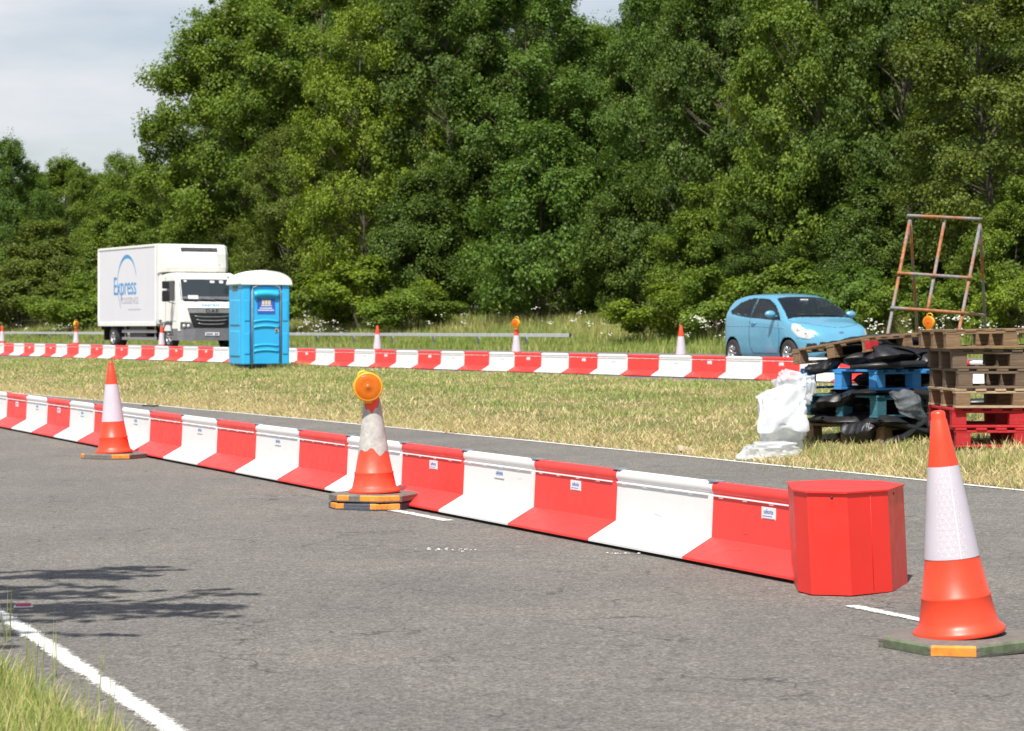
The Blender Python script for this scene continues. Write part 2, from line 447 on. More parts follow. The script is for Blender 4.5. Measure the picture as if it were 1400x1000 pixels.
# ------------------------------------------------------------------ mesh helpers
class MB:
    """collects shapes, then links them as ONE mesh object"""
    def __init__(s): s.v = []; s.f = []; s.m = []; s.sm = []; s.mats = []; s.cur = 0; s.smooth = False
    def use(s, mat, smooth=None):
        if mat not in s.mats: s.mats.append(mat)
        s.cur = s.mats.index(mat)
        if smooth is not None: s.smooth = smooth
        return s
    def add(s, vs, fs, smooth=None):
        o = len(s.v)
        s.v += [tuple(v) for v in vs]
        for f in fs:
            s.f.append(tuple(i + o for i in f)); s.m.append(s.cur); s.sm.append(s.smooth if smooth is None else smooth)
        return s
    def bm(s, b, mtx=None, smooth=None):
        b.verts.ensure_lookup_table(); b.verts.index_update()
        vs = [(mtx @ v.co) if mtx else v.co.copy() for v in b.verts]
        s.add(vs, [[v.index for v in f.verts] for f in b.faces], smooth)
        b.free(); return s
    def box(s, x0, x1, y0, y1, z0, z1, bev=0, seg=1, mtx=None):
        b = bmesh.new()
        bmesh.ops.create_cube(b, size=1)
        for v in b.verts: v.co = Vector(((x0 + x1) / 2 + v.co.x * (x1 - x0), (y0 + y1) / 2 + v.co.y * (y1 - y0), (z0 + z1) / 2 + v.co.z * (z1 - z0)))
        if bev: bmesh.ops.bevel(b, geom=b.edges[:], offset=bev, segments=seg, affect='EDGES', profile=.5)
        return s.bm(b, mtx)
    def tube(s, pts, rad, n=10, cap=True, smooth=True, flat=1.0, twist=0):
        pts = [Vector(p) for p in pts]
        rad = rad if hasattr(rad, '__len__') else [rad] * len(pts)
        vs, fs = [], []
        up = Vector((0, 0, 1))
        for i, p in enumerate(pts):
            d = (pts[min(i + 1, len(pts) - 1)] - pts[max(i - 1, 0)]).normalized()
            a = d.cross(up if abs(d.z) < .95 else Vector((1, 0, 0))).normalized(); b = a.cross(d)
            for k in range(n):
                ph = 2 * math.pi * k / n
                vs.append(p + (a * math.cos(ph) + b * math.sin(ph) * flat) * rad[i])
        for i in range(len(pts) - 1):
            for k in range(n):
                k2 = (k + 1) % n
                fs.append((i * n + k, i * n + k2, (i + 1) * n + k2, (i + 1) * n + k))
        s.add(vs, fs, smooth)
        if cap:
            o = len(vs); base = len(s.v) - o
            s.f.append(tuple(base + k for k in range(n - 1, -1, -1))); s.m.append(s.cur); s.sm.append(False)
            s.f.append(tuple(base + o - n + k for k in range(n))); s.m.append(s.cur); s.sm.append(False)
        return s
    def lathe(s, prof, n=32, mtx=None, smooth=True, a0=0, a1=2 * math.pi):
        vs, fs = [], []
        full = abs(a1 - a0 - 2 * math.pi) < 1e-6
        cols = n if full else n + 1
        for (r, z) in prof:
            for k in range(cols):
                ph = a0 + (a1 - a0) * k / n
                v = Vector((r * math.cos(ph), r * math.sin(ph), z))
                vs.append(mtx @ v if mtx else v)
        for i in range(len(prof) - 1):
            for k in range(n):
                k2 = (k + 1) % cols
                fs.append((i * cols + k, i * cols + k2, (i + 1) * cols + k2, (i + 1) * cols + k))
        return s.add(vs, fs, smooth)
    def prism(s, poly, z0, z1, mtx=None):
        """vertical prism over a polygon (counter-clockwise)"""
        n = len(poly)
        vs = [Vector((x, y, z0)) for x, y in poly] + [Vector((x, y, z1)) for x, y in poly]
        if mtx: vs = [mtx @ v for v in vs]
        fs = [(i, (i + 1) % n, n + (i + 1) % n, n + i) for i in range(n)] + [tuple(range(n - 1, -1, -1)), tuple(range(n, 2 * n))]
        return s.add(vs, fs, False)
    def extrude(s, prof, x0, x1, smooth=False, mtx=None):
        """profile of (y,z) points swept along x, closed"""
        n = len(prof)
        vs = [Vector((x0, y, z)) for y, z in prof] + [Vector((x1, y, z)) for y, z in prof]
        if mtx: vs = [mtx @ v for v in vs]
        o = [(i, n + i, n + (i + 1) % n, (i + 1) % n) for i in range(n)]
        s.add(vs, o, smooth)
        s.add(vs, [tuple(range(n)), tuple(range(2 * n - 1, n - 1, -1))], False)
        return s
    def mesh(s, name):
        me = bpy.data.meshes.new(name)
        me.from_pydata(s.v, [], s.f)
        for m in s.mats: me.materials.append(m)
        me.polygons.foreach_set('material_index', s.m)
        me.polygons.foreach_set('use_smooth', s.sm)
        b = bmesh.new(); b.from_mesh(me)
        bmesh.ops.recalc_face_normals(b, faces=b.faces)
        b.to_mesh(me); b.free()
        return me
    def build(s, name, parent=None, loc=None, rot=None):
        return link(name, s.mesh(name), parent, loc, rot)

def link(name, me, parent=None, loc=None, rot=None):
    o = bpy.data.objects.new(name, me)
    C.objects.link(o)
    if parent: o.parent = parent
    if loc is not None: o.location = loc
    if rot is not None: o.rotation_euler = rot
    return o
def np_mesh(name, V, Fc, col=None, mat=None, smooth=False):
    me = bpy.data.meshes.new(name)
    nf, k = Fc.shape
    me.vertices.add(len(V)); me.loops.add(nf * k); me.polygons.add(nf)
    me.vertices.foreach_set('co', np.asarray(V, np.float32).ravel())
    me.loops.foreach_set('vertex_index', np.asarray(Fc, np.int32).ravel())
    me.polygons.foreach_set('loop_start', np.arange(0, nf * k, k, dtype=np.int32))
    me.update(calc_edges=True)
    if smooth: me.polygons.foreach_set('use_smooth', np.ones(nf, bool))
    if col is not None:
        a = me.color_attributes.new('Col', 'FLOAT_COLOR', 'POINT')
        c4 = np.ones((len(V), 4), np.float32); c4[:, :3] = col
        a.data.foreach_set('color', c4.ravel())
    if mat: me.materials.append(mat)
    return me
def tag(o, label=None, cat=None, group=None, kind=None):
    if label: o['label'] = label
    if cat: o['category'] = cat
    if group: o['group'] = group
    if kind: o['kind'] = kind
    return o
def thing(name, loc=(0, 0, 0), rz=0, label=None, cat=None, group=None):
    o = bpy.data.objects.new(name, None); C.objects.link(o)
    o.empty_display_size = .1
    o.location = loc; o.rotation_euler = (0, 0, rz)
    return tag(o, label, cat, group)
def kids(o): return [c for c in bpy.data.objects if c.parent == o]
def copy_tree(o, parent=None):
    c = o.copy(); C.objects.link(c)
    if parent: c.parent = parent
    for ch in kids(o): copy_tree(ch, c)
    return c
def text_mesh(txt, size, mat, depth=.0015, spacing=1.0, sx=1.0):
    cu = bpy.data.curves.new('lettering', 'FONT')
    cu.body = txt; cu.size = size; cu.align_x = 'CENTER'; cu.align_y = 'CENTER'; cu.extrude = depth; cu.space_character = spacing
    o = bpy.data.objects.new('lettering', cu); C.objects.link(o)
    dg = bpy.context.evaluated_depsgraph_get()
    me = bpy.data.meshes.new_from_object(o.evaluated_get(dg))
    bpy.data.objects.remove(o); bpy.data.curves.remove(cu)
    me.materials.clear(); me.materials.append(mat)
    if sx != 1: me.transform(Matrix.Diagonal((sx, 1, 1, 1)))
    return me

ORD = ['zeroth', 'first', 'second', 'third', 'fourth', 'fifth', 'sixth', 'seventh', 'eighth', 'ninth', 'tenth', 'eleventh', 'twelfth', 'thirteenth', 'fourteenth', 'fifteenth', 'sixteenth', 'seventeenth', 'eighteenth', 'nineteenth', 'twentieth', 'twenty-first', 'twenty-second', 'twenty-third', 'twenty-fourth']

# ------------------------------------------------------------------ ground and roads
def axis(lo, a, b, hi, step):
    core = np.arange(a, b + 1e-6, step)
    left = a - np.cumsum(step * 1.35 ** np.arange(1, 40)); left = left[left > lo][::-1]
    right = b + np.cumsum(step * 1.35 ** np.arange(1, 40)); right = right[right < hi]
    return np.concatenate([[lo], left, core, right, [hi]])
xs = axis(-900, -48, 24, 900, .5); ys = axis(-300, -4, 112, 1500, .5)
XX, YY = np.meshgrid(xs, ys)
ZZ = G(XX, YY)
tn = t_near(XX, YY); tf = t_far(XX, YY)
def sm(a, b, x): 
    k = np.clip((x - a) / (b - a), 0, 1); return k * k * (3 - 2 * k)
under = np.maximum(sm(1.9, 2.5, tn) * (1 - sm(10.6, 11.2, tn)), sm(25.6, 26.2, tf) * (1 - sm(34.6, 35.2, tf)))
ZZ = ZZ - .06 * under
ZZ = ZZ + np.where(under < .01, .012 * np.sin(XX * 3.1 + YY * 1.3) * np.sin(YY * 2.7 - XX), 0)
nx, ny = len(xs), len(ys)
idx = np.arange(nx * ny).reshape(ny, nx)
quads = np.stack([idx[:-1, :-1], idx[:-1, 1:], idx[1:, 1:], idx[1:, :-1]], -1).reshape(-1, 4)
gm = np_mesh('ground', np.stack([XX, YY, ZZ], -1).reshape(-1, 3), quads, mat=M['ground'], smooth=True)
tag(link('ground', gm), kind='structure')

def ribbon(name, pts_l, pts_r, nacross, mat, lift, edge=False, thick=.05):
    """sheet between two polylines that follows the terrain"""
    n = len(pts_l)
    L = np.array(pts_l); Rr = np.array(pts_r)
    k = np.linspace(0, 1, nacross + 1)
    P = L[:, None, :] * (1 - k)[None, :, None] + Rr[:, None, :] * k[None, :, None]
    Z = G(P[..., 0], P[..., 1]) + lift
    V = np.concatenate([P, Z[..., None]], -1).reshape(-1, 3)
    i = np.arange(n * (nacross + 1)).reshape(n, nacross + 1)
    q = np.stack([i[:-1, :-1], i[:-1, 1:], i[1:, 1:], i[1:, :-1]], -1).reshape(-1, 4)
    me = np_mesh(name, V, q, mat=mat, smooth=True)
    if edge:
        a = me.color_attributes.new('edge', 'FLOAT_COLOR', 'POINT')
        e = np.abs(k * 2 - 1)
        c = np.ones((n, nacross + 1, 4), np.float32); c[..., 0] = e[None, :]
        a.data.foreach_set('color', c.ravel())
    return me
def near_xy(s, tp):
    t = tp - bend(s)
    return -SN * s + CS * t, CS * s + SN * t
def far_xy(s, t2): return -S2 * s + C2 * t2, C2 * s + S2 * t2
ss = np.arange(-60, 150, 1.0)
wob = .05 * np.sin(ss * 1.7) + .04 * np.sin(ss * 4.1)
me = ribbon('near_carriageway', [near_xy(s, 1.78 + w_) for s, w_ in zip(ss, wob)], [near_xy(s, 11.16 + w_) for s, w_ in zip(ss, wob)], 24, M['asphalt'], .004)
tag(link('near_carriageway', me), kind='structure')
s2s = np.arange(-30, 220, 1.0)
me = ribbon('far_carriageway', [far_xy(s, 25.45) for s in s2s], [far_xy(s, 35.0) for s in s2s], 30, M['asphalt'], .004)
tag(link('far_carriageway', me), kind='structure')
def near_line(name, tp, wd, s0, s1, step=.5, wavy=0, slope=0):
    q = np.arange(s0, s1 + 1e-6, step)
    wv = wavy * np.sin(q * 1.9) + slope * np.clip(q - 7.65, -4, 6)
    m_ = ribbon(name, [near_xy(s, tp - wd / 2 + a) for s, a in zip(q, wv)], [near_xy(s, tp + wd / 2 + a) for s, a in zip(q, wv)], 8, M['marking'], .009, True)
    return tag(link(name, m_), kind='structure')
near_line('edge_line_verge', 2.10, .122, -40, 140, slope=.035)
near_line('edge_line_median', 10.98, .10, -20, 120, wavy=.012)
near_line('lane_line', 6.06, .105, 8.75, 9.75, .25)
near_line('lane_line', 6.22, .13, 15.2, 17.2, .25)
for q in range(-3, 24):
    s0 = 40 + q * 6.4
    m_ = ribbon('lane_line', [far_xy(s, 29.9) for s in (s0, s0 + 1, s0 + 2)], [far_xy(s, 30.0) for s in (s0, s0 + 1, s0 + 2)], 4, M['marking'], .009, True)
    tag(link('lane_line', m_), kind='structure')

# ------------------------------------------------------------------ grass
def blades(P, h, wd, lean, col, name, seg=1, tipcol=1.0, kind='stuff', up=1.0):
    """one curved blade at every point; lean = horizontal throw of the tip as a share of its length"""
    n = len(P)
    a = rng.uniform(0, 2 * np.pi, n)
    d = np.stack([np.cos(a), np.sin(a), np.zeros(n)], -1)
    b = rng.uniform(0, 2 * np.pi, n)
    side = np.stack([np.cos(b), np.sin(b), np.zeros(n)], -1) * (wd[:, None] * .5)
    ln = lean[:, None]
    upv = np.zeros((n, 3)); upv[:, 2] = 1
    tip = P + d * h[:, None] * ln + upv * (h * np.sqrt(np.clip(1 - lean ** 2, .002, 1)))[:, None] * up
    midp = P + (tip - P) * .55 + upv * (h * .13)[:, None] * ln
    V = np.stack([P - side, P + side, midp + side * .8, midp - side * .8, tip], 1).reshape(-1, 3)
    i = np.arange(n) * 5
    quad = np.stack([i, i + 1, i + 2, i + 3], -1)
    tri = np.stack([i + 3, i + 2, i + 4], -1)
    T = np.concatenate([np.stack([i, i + 1, i + 2], -1), np.stack([i, i + 2, i + 3], -1), tri])
    c = np.repeat(col[:, None, :], 5, 1)
    return V, T, c.reshape(-1, 3)
def join_blades(name, lst):
    V, T, c = [], [], []; o = 0
    for v, t, cc in lst:
        V.append(v); T.append(t + o); c.append(cc); o += len(v)
    return link(name, np_mesh(name, np.concatenate(V), np.concatenate(T), np.concatenate(c), M['blade']))
def vnoise(x, y, f, seed=0):
    r = np.random.default_rng(seed)
    z = 0
    for k in range(5):
        a = r.uniform(0, 6.28); p = r.uniform(0, 6.28); ff = f * r.uniform(.6, 1.7)
        z = z + np.sin((x * np.cos(a) + y * np.sin(a)) * ff + p + 1.3 * np.sin((x * np.sin(a) - y * np.cos(a)) * ff * .7 + p))
    return z / 5
STRAW = np.array([.74, .63, .36]); GREEN = np.array([.22, .30, .07]); LIME = np.array([.42, .48, .15]); HAY = np.array([.52, .39, .19])
def colours(n, k_green):
    """k_green: chance of a green blade at each point"""
    r = rng.random(n)
    u = rng.random(n)[:, None]
    dry = STRAW * (1 - u) + HAY * u
    gr = GREEN * (1 - u) + LIME * u
    return np.where((r < k_green)[:, None], gr, dry) * rng.uniform(.75, 1.2, (n, 1))
def median_points(n, s0, s1, power=1.0):
    s = s0 + (s1 - s0) * rng.random(n) ** power
    q = rng.random(n)
    lo = 11.0 - bend(s)                       # t of the near edge
    t_hi = np.array([0.0])
    # far edge of the median in near (s,t): solve t_far = 25.55
    # x = -SN s + CS t ; y = CS s + SN t
    ca = C2 * CS + S2 * SN; cb = -C2 * SN + S2 * CS
    hi = (25.55 - cb * s) / ca
    t = lo + (hi - lo) * q
    return -SN * s + CS * t, CS * s + SN * t, q, s
L = []
# thatch: dry cut stalks lying about, thickest along the kerbless near edge
x, y, q, s = median_points(190000, 13, 75, 1.25)
kg = np.clip(.30 + .42 * sm(.14, .42, q) + .80 * vnoise(x, y, 1.5, 3) + .35 * vnoise(x, y, 4.5, 4) - .55 * np.clip((.16 - q) / .16, 0, 1), .04, .93)
h = rng.uniform(.03, .085, len(x)) * (1 + .5 * vnoise(x, y, .7, 5))
L.append(blades(np.stack([x, y, G(x, y) - .005], -1), h, rng.uniform(.006, .012, len(x)) * (1 + np.clip((s - 25) / 30, 0, 1)), rng.uniform(.45, .99, len(x)), colours(len(x), kg), 'g'))
# matted near edge
n = 60000
s = 12 + 48 * rng.random(n) ** 1.4; tt = 11.0 + .02 - bend(s) + np.abs(rng.normal(0, .55, n)) + .07 * vnoise(s, s * 0, 2.2, 9)
x, y = -SN * s + CS * tt, CS * s + SN * tt
h = rng.uniform(.05, .14, n)
L.append(blades(np.stack([x, y, G(x, y) - .005], -1), h, rng.uniform(.005, .010, n), rng.uniform(.7, .995, n), colours(n, np.full(n, .14)), 'g'))
# green tufts
nc = 900
cx, cy, q, s = median_points(nc, 14, 60, 1.2)
reps = 38
x = np.repeat(cx, reps) + rng.normal(0, .07, nc * reps); y = np.repeat(cy, reps) + rng.normal(0, .07, nc * reps)
big = np.repeat(rng.uniform(.5, 1.25, nc), reps)
L.append(blades(np.stack([x, y, G(x, y) - .005], -1), rng.uniform(.05, .14, len(x)) * big, rng.uniform(.006, .011, len(x)), rng.uniform(.1, .75, len(x)), colours(len(x), np.repeat(np.clip(rng.normal(.62, .3, nc), .05, 1), reps)), 'g'))
# longer grass at the foot of the pallets and round the toilet
def patch(cx_, cy_, r, n_, h0, h1, kgreen):
    x = cx_ + rng.normal(0, r, n_); y = cy_ + rng.normal(0, r * .8, n_)
    L.append(blades(np.stack([x, y, G(x, y) - .005], -1), rng.uniform(h0, h1, n_), rng.uniform(.005, .010, n_), rng.uniform(.1, .7, n_), colours(n_, np.full(n_, kgreen)), 'g'))
for px, py in ((1120, 622), (1160, 620), (1205, 618), (1255, 622), (1310, 628), (1350, 632), (1390, 634), (1060, 612), (1330, 640), (1240, 640), (1150, 640)):
    X, Y = at(px, py); patch(X, Y, .22, 380, .04, .12, .45)
for px in (312, 335, 360, 385, 400):
    X, Y = at(px, 503); patch(X, Y, .4, 700, .10, .2, .7)
tag(join_blades('median_grass', L), 'mown straw and green grass on the strip between the two carriageways', 'grass', kind='stuff')

L = []
# near verge in the bottom left corner
n = 60000
s = 4.5 + 9 * rng.random(n); tt = 1.76 - np.abs(rng.normal(0, .6, n)) + .10 * vnoise(s, s * 0, 1.5, 2)
x, y = near_xy(s, tt)
L.append(blades(np.stack([x, y, G(x, y) - .01], -1), rng.uniform(.08, .24, n), rng.uniform(.0035, .0065, n), rng.uniform(.15, .8, n), colours(n, np.full(n, .72)) * .95 + np.array([.02, .03, 0]), 'g'))
tag(join_blades('verge_grass', L), 'long green grass on the near verge beside the white edge line', 'grass', kind='stuff')
# seeding stalks at the road edge, a few that one could count but never would
L = []
for k, (px, py) in enumerate(((42, 917), (44, 936), (57, 934), (76, 927), (120, 1004), (152, 1001), (135, 960), (8, 880), (14, 872), (40, 990), (70, 1000))):
    X, Y = at(px, min(py, 1000)); n = 5
    P = np.stack([X + rng.normal(0, .008, n), Y + rng.normal(0, .01, n), np.full(n, g(X, Y))], -1)
    L.append(blades(P, rng.uniform(.16, .30, n), np.full(n, .0035), rng.uniform(.02, .2, n), np.tile(np.array([.30, .33, .12]), (n, 1)), 'g'))
tag(join_blades('grass_stalks', L), 'thin seeding grass stalks growing along the tarmac edge', 'grass', kind='stuff')

L = []
# far verge: tall summer grass from the far carriageway to the trees
n = 150000
s = 38 + 120 * rng.random(n) ** 1.25; tt = 35.2 + 9 * rng.random(n)
x, y = -S2 * s + C2 * tt, C2 * s + S2 * tt
tall = np.clip((tt - 36.5) / 4, 0, 1)
h = rng.uniform(.10, .26, n) + tall * rng.uniform(.03, .42, n)
kg = np.clip(.80 + .3 * vnoise(x, y, .5, 8) - .35 * np.clip((tt - 38.5) / 2, 0, 1), .3, .97)
L.append(blades(np.stack([x, y, G(x, y) - .01], -1), h, rng.uniform(.012, .028, n), rng.uniform(.05, .5, n), colours(n, kg) * np.array([.78, .86, .68]), 'g'))
tag(join_blades('far_verge_grass', L), 'tall summer grass between the far carriageway and the wood', 'grass', kind='stuff')
# cow parsley and daisies in it
fl = []
def umbel(X, Y, hgt, r):
    for k in range(7):
        fl.append((X + random.gauss(0, r), Y + random.gauss(0, r), g(X, Y) + hgt + random.gauss(0, .04), random.uniform(.02, .05)))
for _ in range(150):
    px = random.choice((random.uniform(0, 135), random.uniform(400, 470), random.uniform(400, 1000), random.uniform(935, 1010), random.uniform(1180, 1400), random.uniform(1240, 1400)))
    t2 = random.uniform(36, 42.5)
    X, Y = far_pt(px, t2)
    umbel(X, Y, random.uniform(.45, .95), .09)
fb = MB().use(M['flower'])
for X, Y, Z, r in fl:
    r *= .8
    a = random.uniform(0, 3.1)
    pts = [(X + r * math.cos(a + k * math.pi / 3), Y + r * math.sin(a + k * math.pi / 3), Z) for k in range(6)] + [(X, Y, Z + r * .6), (X, Y, Z - r * .5)]
    fb.add(pts, [(k, (k + 1) % 6, 6) for k in range(6)] + [((k + 1) % 6, k, 7) for k in range(6)])
tag(fb.build('wild_flowers'), 'white wild flower heads scattered through the far verge grass', 'wild flowers', kind='stuff')

# ------------------------------------------------------------------ trees
def leaf_mesh(name, cents, cr, per, size, out_c, flat=.95, droop=.2, seed=0):
    """leaf-sized folded diamonds gathered in sprays; cents (n,3), cr (n,) spray radius"""
    r = np.random.default_rng(seed)
    n = len(cents) * per
    ci = np.repeat(np.arange(len(cents)), per)
    u = r.normal(0, 1, (n, 3)); u /= np.linalg.norm(u, axis=1)[:, None]
    rad = r.random(n) ** .55
    off = u * rad[:, None] * cr[ci][:, None]
    off[:, 2] *= flat
    P = cents[ci] + off
    outw = cents[ci] - out_c; outw /= (np.linalg.norm(outw, axis=1)[:, None] + 1e-6)
    N = u * .6 + outw * .5 + np.array([0, 0, .45]) + r.normal(0, .6, (n, 3))
    N /= np.linalg.norm(N, axis=1)[:, None]
    A = r.normal(0, 1, (n, 3)) + outw * .5 - np.array([0, 0, droop * 3])
    A -= N * (A * N).sum(1)[:, None]; A /= np.linalg.norm(A, axis=1)[:, None]
    B = np.cross(N, A)
    ln = (size * r.uniform(.6, 1.25, n))[:, None]; wd = ln * r.uniform(.34, .48, n)[:, None]
    V = np.stack([P - A * ln * .5, P + B * wd + N * ln * .08, P + A * ln * .5 - N * ln * .06, P - B * wd + N * ln * .08], 1).reshape(-1, 3)
    i = np.arange(n) * 4
    Fq = np.concatenate([np.stack([i, i + 1, i + 2], -1), np.stack([i, i + 2, i + 3], -1)])
    clump = r.uniform(0, 1, len(cents))[ci]
    v = np.clip(.5 * clump + .5 * r.random(n), 0, 1)
    yv = np.clip(.6 * r.uniform(0, 1, len(cents))[ci] + .4 * r.random(n), 0, 1)
    col = np.repeat(np.stack([v, yv, np.zeros(n)], -1), 4, 0)
    return np_mesh(name, V, Fq, col, LEAF['mid'])

def tree_proto(name, H, base, rx, ntop, sprays, per, size, seed, shape='round', trunk_r=.22, spray_r=(.45, .85), stems=1):
    """returns (trunk mesh, crown mesh) for a tree of height H standing at the origin"""
    r = np.random.default_rng(seed)
    Hc = H - base
    lobes = []
    tries = 0
    while len(lobes) < ntop and tries < 4000:
        tries += 1
        k = r.random()                                    # 0 base of crown .. 1 top
        z = base + Hc * (.06 + .88 * k)
        prof = math.sin(math.pi * min(1, max(0, (k * .86 + .14)))) ** .6 if shape == 'round' else (1 - k) ** .55 * (.55 + .45 * min(1, k * 5)) if shape == 'cone' else (.55 + .45 * math.sin(math.pi * k)) 
        rr = rx * prof * (.35 + .62 * math.sqrt(r.random()))
        a = r.uniform(0, 2 * math.pi)
        p = np.array([rr * math.cos(a), rr * math.sin(a), z])
        lr = rx * r.uniform(.13, .33) * (1.15 - .35 * k)
        if all(np.linalg.norm((p - q) * np.array([1, 1, 1.3])) > .50 * (lr + l2) for q, l2 in lobes): lobes.append((p, lr))
    mb = MB().use(M['bark'], True)
    lean = r.normal(0, .03 * H, 2)
    def trunk_pt(z):
        k = z / H
        return Vector((lean[0] * k + .12 * math.sin(z * .8 + seed), lean[1] * k + .12 * math.cos(z * .7 + seed), z))
    for sidx in range(stems):
        ox, oy = (0, 0) if stems == 1 else r.normal(0, .25, 2)
        zs = np.linspace(-.3, H * .86, 14)
        pts = [trunk_pt(max(z, 0)) + Vector((ox * (1 + z * .4), oy * (1 + z * .4), 0 if z >= 0 else z)) for z in zs]
        tr = [trunk_r * (1.25 if i == 0 else 1) * (1 - .86 * i / 13) for i in range(14)]
        mb.tube(pts, tr, 8)
    cents, crs = [], []
    for p, lr in lobes:
        z0 = max(base * .5, p[2] - np.linalg.norm(p[:2]) * r.uniform(.5, 1.0))
        a = trunk_pt(z0); b = Vector(p)
        m_ = a.lerp(b, .5) + Vector((r.normal(0, .15), r.normal(0, .15), -.15 + r.normal(0, .12)))
        t0 = trunk_r * .30 * (1 - .6 * z0 / H)
        mb.tube([a, a.lerp(m_, .5) + Vector((0, 0, .03)), m_, m_.lerp(b, .5), b], [t0, t0 * .8, t0 * .6, t0 * .42, .018], 6)
        for _ in range(sprays):
            u = r.normal(0, 1, 3); u /= np.linalg.norm(u)
            if u[2] < -.5: u[2] *= -.6
            outd = p - np.array([0, 0, base + Hc * .4]); outd /= np.linalg.norm(outd) + 1e-6
            u = u + .55 * outd; u /= np.linalg.norm(u)
            c = p + u * lr * r.uniform(.35, 1.45) * np.array([1, 1, .85])
            if c[2] < .35: c[2] = .35 + r.random() * .3
            cents.append(c); crs.append(r.uniform(*spray_r))
            if r.random() < .5: mb.tube([b, b.lerp(Vector(c), .55) + Vector((0, 0, .05)), c], [.018, .012, .006], 4, cap=False)
    cents = np.array(cents); crs = np.array(crs)
    cm = leaf_mesh(name + '_crown', cents, crs, per, size, np.array([0, 0, base + Hc * .42]), seed=seed + 5)
    return mb.mesh(name + '_trunk'), cm

PROTO = {
    'broad':  (tree_proto('broad', 15.0, 1.0, 4.8, 68, 17, 92, .145, 21, 'round', .22, (.24, .80)), 15.0, 4.8),
    'tall':   (tree_proto('tall', 17.0, 1.2, 4.0, 70, 17, 92, .145, 34, 'column', .20, (.24, .80)), 17.0, 4.0),
    'airy':   (tree_proto('airy', 15.0, .8, 4.4, 60, 16, 84, .140, 47, 'round', .17, (.24, .76)), 15.0, 4.4),
    'young':  (tree_proto('young', 8.0, .3, 3.2, 44, 15, 88, .135, 58, 'cone', .09, (.22, .66)), 8.0, 3.2),
    'shrub':  (tree_proto('shrub', 3.4, .2, 2.0, 20, 11, 90, .125, 63, 'round', .05, (.25, .5), 4), 3.4, 2.0),
}
def put_tree(name, kind, X, Y, height, half, leaf, rz, label, cat, group=None):
    (tm, cm), H0, R0 = PROTO[kind]
    o = thing(name, (X, Y, g(X, Y) - .05), rz, label, cat, group)
    sz = height / H0; sx = half / R0
    for pn, me in (('trunk', tm), ('crown', cm)):
        c = link(pn, me, o)
        c.scale = (sx, sx, sz)
        if pn == 'crown':
            c.material_slots[0].link = 'OBJECT'; c.material_slots[0].material = LEAF[leaf]
    return o
# photo column, row of the top, distance line t2, half width in photo pixels, kind, leaves, label
TREES = [
    (8, 188, 45.5, 62, 'broad', 'deep', 'dark leafy tree at the left edge of the picture, beyond the truck'),
    (92, 214, 51, 62, 'broad', 'mid', 'rounded tree on the low skyline just left of the truck roof'),
    (165, 212, 52, 60, 'airy', 'mid', 'rounded tree on the low skyline above the truck cargo box'),
    (60, 300, 44, 80, 'young', 'olive', 'lower olive tree at the left, below the skyline trees'),
    (165, 262, 45, 75, 'young', 'mid', 'pointed mid green tree standing right behind the truck cargo box'),
    (330, -15, 47.0, 132, 'broad', 'mid', 'tall broad tree that ends the wood against the open sky'),
    (270, 232, 45, 74, 'airy', 'mid', 'smaller tree under the tall one at the open sky, behind the truck cab'),
    (432, -60, 49, 108, 'tall', 'mid', 'tall mid green tree rising right above the portable toilet'),
    (500, 15, 45, 98, 'airy', 'yellow', 'bright yellow-green tree to the right of the toilet, catching the sun'),
    (392, 175, 44.3, 78, 'airy', 'olive', 'lower olive-green tree directly behind the portable toilet roof'),
    (608, -50, 48, 120, 'broad', 'dark', 'tall tree behind the layered young maple, left of the sky gap'),
    (722, -30, 50, 112, 'tall', 'deep', 'dark slender tree directly left of the small gap of sky'),
    (742, 165, 43.4, 108, 'young', 'deep', 'young maple with layered dark leaves and thin bare trunk before the wood'),
    (575, 230, 44.0, 82, 'young', 'dark', 'low dark tree between the yellow-green tree and the young maple'),
    (892, -30, 47.5, 94, 'airy', 'deep', 'tall dark tree directly right of the small gap of sky'),
    (995, -80, 46.5, 122, 'broad', 'dark', 'broad tall tree high above the blue car'),
    (1120, -100, 45.5, 125, 'airy', 'mid', 'tall tree between the blue car and the rusty frame, reaching the picture top'),
    (1240, -120, 46.5, 125, 'broad', 'dark', 'broad tall tree rising behind the rusty tube frame'),
    (1360, -90, 44.5, 125, 'tall', 'olive', 'olive tree filling the upper right corner of the picture'),
    (868, 220, 44.4, 82, 'young', 'dark', 'small dark green tree at the wood edge, right of the young maple'),
    (965, 250, 43.8, 80, 'young', 'mid', 'small tree at the wood edge directly behind the blue car'),
    (1068, 215, 44.2, 85, 'airy', 'dark', 'small loose tree at the wood edge above the car bonnet'),
    (1185, 240, 44, 85, 'young', 'dark', 'small dark tree at the wood edge left of the rusty frame'),
    (1395, 240, 43, 82, 'young', 'mid', 'leafy tree at the right edge of the picture beyond the pallets'),
]
for k, (px, yt, t2, hw, kind, leaf, lab) in enumerate(TREES):
    X, Y = far_pt(px, t2)
    sc_ = F / Y
    put_tree('deciduous_tree', kind, X, Y, (HORIZ - yt) / sc_ + HC - g(X, Y), hw / sc_, leaf, k * 2.4, lab, 'tree', 'trees along the edge of the wood')
# deeper rows that only show between the front crowns
kk = 0
for t2, step, off in ((55, 105, 40), (63, 115, 95), (73, 120, 20)):
    px = -60 + off
    while px < 1520:
        X, Y = far_pt(px, t2)
        sc_ = F / Y
        top = 236 if px < 290 else 70 if px < 330 else (34 if 770 < px < 870 else -40)
        if True:
            put_tree('wood_tree', ('broad', 'tall')[kk % 2], X, Y, (HORIZ - top) / sc_ + HC - g(X, Y), 85 / sc_ * (1 + .12 * math.sin(kk * 3)), ('dark', 'deep', 'mid')[kk % 3], kk * 1.9,
                     'leafy tree deep inside the wood, mostly hidden by the trees in front of it', 'tree', 'trees deep inside the wood')
        px += step; kk += 1
